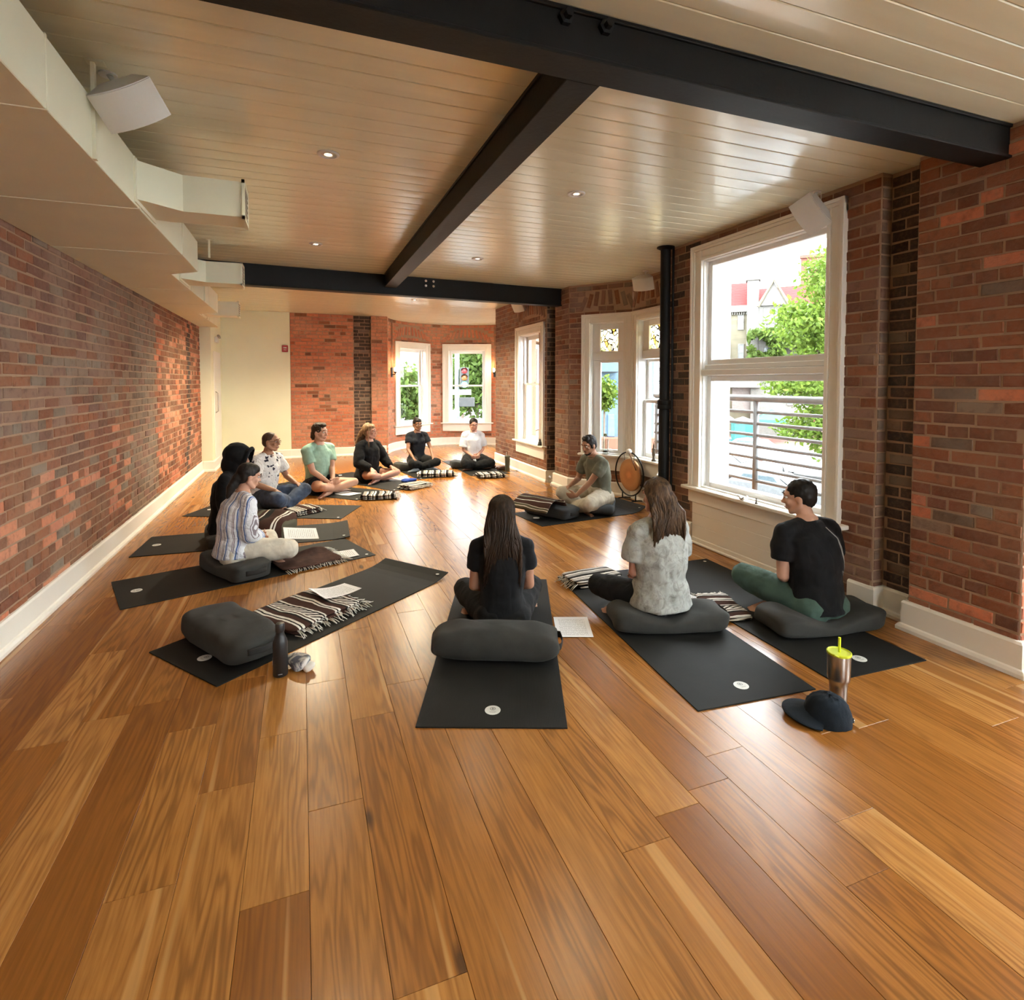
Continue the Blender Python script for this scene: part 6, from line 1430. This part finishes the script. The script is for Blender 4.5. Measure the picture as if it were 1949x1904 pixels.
iv = bpy.data.meshes.new('climber'); iv.from_pydata(np.stack([q - a, q + b, q + a, q - b], 1).reshape(-1, 3).tolist(), [], [(4 * i, 4 * i + 1, 4 * i + 2, 4 * i + 3) for i in range(len(q))]); o = put('climber', iv, M_LEAFD, h.r); o['kind'] = 'stuff'
h = House(1540, 80); h.root('brick_tower', 'tall red brick building behind the maple tree', 'building'); M_FBR = plain('far_red_brick', (.12, .045, .032), .9, coord='pos')
h.box('wall', 1522, 1600, 492, 0, 0, 12, M_FBR, absz=(ZG, h.Z(492))); h.box('parapet', 1520, 1602, 487, 493, -.3, .3, M_FBR); h.box('wing', 1470, 1524, 540, 0, 1, 12, M_FBR, absz=(ZG, h.Z(541))); h.window(1532, 1539, 505, 525, fr=M_FBR); h.window(1550, 1557, 505, 525, fr=M_FBR)
h = House(1160, 17.5, R(8)); h.root('blue_house', 'pale blue painted house across the side street', 'house'); M_BLUE = plain('pale_blue_paint', (.06, .105, .145), .7, coord='pos'); M_BLUED = plain('deep_blue_paint', (.07, .12, .22), .6)
h.box('wall', 1080, 1245, 680, 0, 0, 6, M_BLUE, absz=(ZG, h.Z(672))); h.box('base', 1078, 1247, 832, 0, -.25, .1, plain('terracotta_base', (.15, .055, .032), .9), absz=(ZG, h.Z(832))); h.box('cornice', 1078, 1247, 666, 674, -.25, .2, M_FWHITE)
h.window(1160, 1169, 722, 762, fr=M_BLUED); h.window(1186, 1198, 722, 762, fr=M_BLUED); h.window(1118, 1130, 722, 762, fr=M_BLUED); h.box('door', 1157, 1170, 788, 832, -.1, .05, M_BLUED); h.box('lamp_arm', 1140, 1172, 708, 710, -.6, .0, M_BLACKM)
m = MB(); m.tube([(h.X(1158), -.5, h.Z(852)), (h.X(1172), -.5, h.Z(868))], .03, 6); m.tube([(h.X(1158), -.5, h.Z(866)), (h.X(1172), -.5, h.Z(866))], .03, 6); m.build('stair_rail', M_FWHITE, h.r)
for (px, dist, x0, x1, top, lb, col) in ((770, 95, 690, 800, 662, 'pale office block behind the left bay window', (.42, .41, .39)), (915, 110, 820, 960, 690, 'grey office block far behind the traffic light', (.30, .31, .33)), (1020, 70, 985, 1075, 650, 'pale stone building beside the tall side window', (.50, .49, .46)), (1252, 45, 1215, 1330, 640, 'white stone building behind the black pipe window', (.52, .52, .50))):
    h = House(px, dist); h.root('office_block', lb, 'building'); mt = plain('office_' + str(px), col, .85, coord='pos'); h.box('wall', x0, x1, top, 0, 0, 14, mt, absz=(ZG, h.Z(top))); h.box('parapet', x0 - 1, x1 + 1, top - 3, top + 1, -.3, .3, mt)
    y = top + 10
    while y < 785:
        x = x0 + 5
        while x < x1 - 8: h.window(x, x + 7, y, y + 12, fr=mt); x += 15
        y += 24
# traffic light and pole
b = at(870, 735, 24); o = empty('traffic_light', (b[0], b[1], ZG), 0, 'traffic light on a dark pole outside the round bay, green lit', 'traffic light'); M_TLB = plain('signal_black', (.03, .03, .03), .5); rzz = math.atan2(b[1], b[0]) - math.pi / 2; o.rotation_euler = (0, 0, rzz)
m = MB(); m.tube([(0, 0, 0), (0, 0, 7.2)], .10, 10); m.build('pole', plain('pole_grey', (.09, .10, .10), .5), o, True)
kz = lambda py: CH + (HZ - py) * 24 * .985 / F - ZG
m = MB(); m.cbox(.12, .50, -.18, .12, kz(738), kz(700), .02); hd = m.build('signal_head', M_TLB, o)
for py, mt in ((706, plain('signal_red', (.20, .02, .02), .3)), (719, plain('signal_amber', (.25, .09, .02), .3)), (732, lamp_emit('signal_green', (.1, 1.0, .65), 4.0))):
    m = MB(); m.lathe([(.13, 0), (.12, .03), (.06, .045), (.01, .05)], 18, M=TR(.31, -.18, kz(py), R(90))); m.build('lens', mt, hd, True); m = MB(); m.tube([(.31 + .15 * math.cos(t), -.26, kz(py) + .15 * math.sin(t)) for t in np.linspace(.1, math.pi - .1, 10)], [(.10, .006)] * 10, 6, lat=(0, 1, 0)); m.build('visor', M_TLB, hd)
m = MB(); m.cbox(-.25, .6, -.05, .0, kz(752), kz(742), .01); m.build('street_sign', plain('sign_white', (.6, .6, .6), .5), o); m = MB(); m.cbox(.05, .75, -.05, .02, kz(775), kz(757), .02); m.build('walk_signal', M_TLB, o)
# parked cars
def car(label, px, dist, turn, col, L=4.5):
    p = at(px, HZ, dist); o = empty('parked_car', (p[0], p[1], ZG), turn, label, 'car', 'cars in the street'); mt = plain('car_' + '_'.join(str(round(c * 100)) for c in col), col, .25, 0, .6)
    prof = [(-L / 2, .35), (-L / 2, .75), (-L / 2 + .15, .95), (-L * .16, 1.0), (-L * .02, 1.42), (L * .30, 1.45), (L * .43, 1.02), (L / 2 - .03, .95), (L / 2, .6), (L / 2 - .05, .32)]; n = len(prof)
    V = []
    for y, t in ((-.86, 0), (.86, 0)): V += [(x, y * (.86 if z > 1.2 else 1), z) for x, z in prof]
    m = MB(); m.add(V, [tuple(range(n)), tuple(range(n, 2 * n))[::-1]] + [(i, i + n, (i + 1) % n + n, (i + 1) % n) for i in range(n)]); m.build('body', mt, o)
    m = MB()
    for y in (-.81, .81): m.add([(-L * .08, y * 1.035, 1.04), (L * .34, y * 1.035, 1.04), (L * .28, y * .95, 1.38), (0, y * .95, 1.38)], [(0, 1, 2, 3)])
    m.add([(-L * .17, -.72, 1.03), (-L * .17, .72, 1.03), (-L * .045, .66, 1.39), (-L * .045, -.66, 1.39)], [(0, 1, 2, 3)]); gl_ = m.build('glazing', M_PANE, o); gl_['kind'] = 'stuff'
    for x in (-L * .31, L * .30):
        for y in (-.82, .82): m = MB(); m.lathe([(.2, -.11), (.33, -.11), (.34, -.05), (.34, .05), (.33, .11), (.2, .11)], 18, M=TR(x, y, .34, R(90))); m.build('wheel', plain('tyre', (.02, .02, .02), .8), o, True)
WH = (.135, .14, .145)
for i, (px, d, t, col, lb) in enumerate([(768, 62, .2, WH, 'white car seen through the left bay window'), (762, 74, .3, (.25, .26, .28), 'grey car farther up the street at left'), (890, 50, .1, WH, 'white car below the traffic light'), (905, 66, .2, (.5, .5, .5), 'silver car behind the white one'), (1400, 33, 1.9, WH, 'white car parked below the big window, left'), (1490, 26, 1.9, WH, 'white car parked below the big window, middle'), (1450, 41, 1.9, (.40, .42, .45), 'silver car behind the white cars'), (1545, 35, 1.9, (.55, .56, .58), 'pale car under the maple tree'), (1385, 21, 1.9, (.5, .52, .55), 'pale grey car nearest the building')]): car(lb, px, d, t, col)
h = House(1415, 48); h.root('portable_toilet', 'teal portable toilet cabin across the street', 'cabin'); M_TEAL = plain('teal_plastic', (.008, .09, .085), .5)
h.box('cabin', 1394, 1437, 796, 0, 0, 1.3, M_TEAL, absz=(ZG, ZG + 2.15)); m = MB(); m.add([(h.X(1392), -.1, ZG + 2.15), (h.X(1439), -.1, ZG + 2.15), (h.X(1439), 1.4, ZG + 2.15), (h.X(1392), 1.4, ZG + 2.15), (h.X(1415), .65, ZG + 2.55)], [(0, 1, 4), (1, 2, 4), (2, 3, 4), (3, 0, 4), (0, 3, 2, 1)]); m.build('roof', M_FWHITE, h.r)
h.box('door', 1400, 1420, 806, 0, -.05, .02, plain('teal_dark', (.02, .19, .18), .5), absz=(ZG + .1, ZG + 1.95)); h.box('sign', 1403, 1410, 803, 808, -.07, 0, M_FWHITE)
M_TENT = plain('tent_white', (.14, .14, .138), .7)
for (px, d, lb, col) in ((1368, 50.5, 'white market tent beside the teal cabin', M_TENT), (1470, 52, 'green market tent behind the railing', plain('tent_green', (.03, .20, .14), .7))):
    h = House(px, d); h.root('market_tent', lb, 'tent'); w = 1.3
    m = MB(); m.add([(-w, 0, ZG + 2.1), (w, 0, ZG + 2.1), (w, 2 * w, ZG + 2.1), (-w, 2 * w, ZG + 2.1), (0, w, ZG + 3.0), (-w, 0, ZG + 1.85), (w, 0, ZG + 1.85), (w, 2 * w, ZG + 1.85), (-w, 2 * w, ZG + 1.85)], [(0, 1, 4), (1, 2, 4), (2, 3, 4), (3, 0, 4), (0, 5, 6, 1), (1, 6, 7, 2), (2, 7, 8, 3), (3, 8, 5, 0)]); m.build('canopy', col, h.r)
    for x in (-w, w):
        for y in (0, 2 * w): m = MB(); m.tube([(x, y, ZG), (x, y, ZG + 2.1)], .04, 6); m.build('leg', M_FWHITE, h.r)
h = House(1384, 44); h.root('blue_crate', 'blue painted stall counter beside the teal cabin', 'stall'); h.box('counter', 1374, 1392, 818, 836, 0, .8, plain('stall_blue', (.05, .14, .40), .6), absz=(ZG, ZG + 1.1)); h.box('top', 1373, 1393, 816, 819, -.1, .9, M_FWHITE, absz=(ZG + 1.1, ZG + 1.16))
ground('kerb', 'red brick pavement across the street', 20, 75, 26, 70, ZG + .12, M_PAVE, .12)
# railing and deck outside the big window
M_GALV = plain('galvanised_steel', (.10, .105, .11), .45, .3)
XR = 5.0; o = empty('balcony_railing', (XR, 4.9, .1), 0, 'grey galvanised pipe railing outside the big window', 'railing')
m = MB(); m.tube([(0, -2.4, 1.21), (0, 2.2, 1.21)], .040, 10); m.build('top_rail', M_GALV, o, True)
for i in range(7): m = MB(); z = 1.05 - i * .135; m.tube([(0, -2.4, z), (0, 2.2, z)], .019, 8); m.build('bar', M_GALV, o, True)
for y in (-2.35, -.88, .2, 2.15): m = MB(); m.tube([(0, y, -.05), (0, y, 1.21)], .032, 10); m.build('post', M_GALV, o, True)
o = empty('balcony_deck', (4.45, 4.0, .05), 0, 'slatted grey deck outside the big window', 'deck')
for i in range(9): m = MB(); x = -.52 + i * .125; m.cbox(x, x + .10, -1.6, .62, -.06, 0, .006); m.build('deck_board', plain('weathered_board', (.34, .34, .33), .8), o)
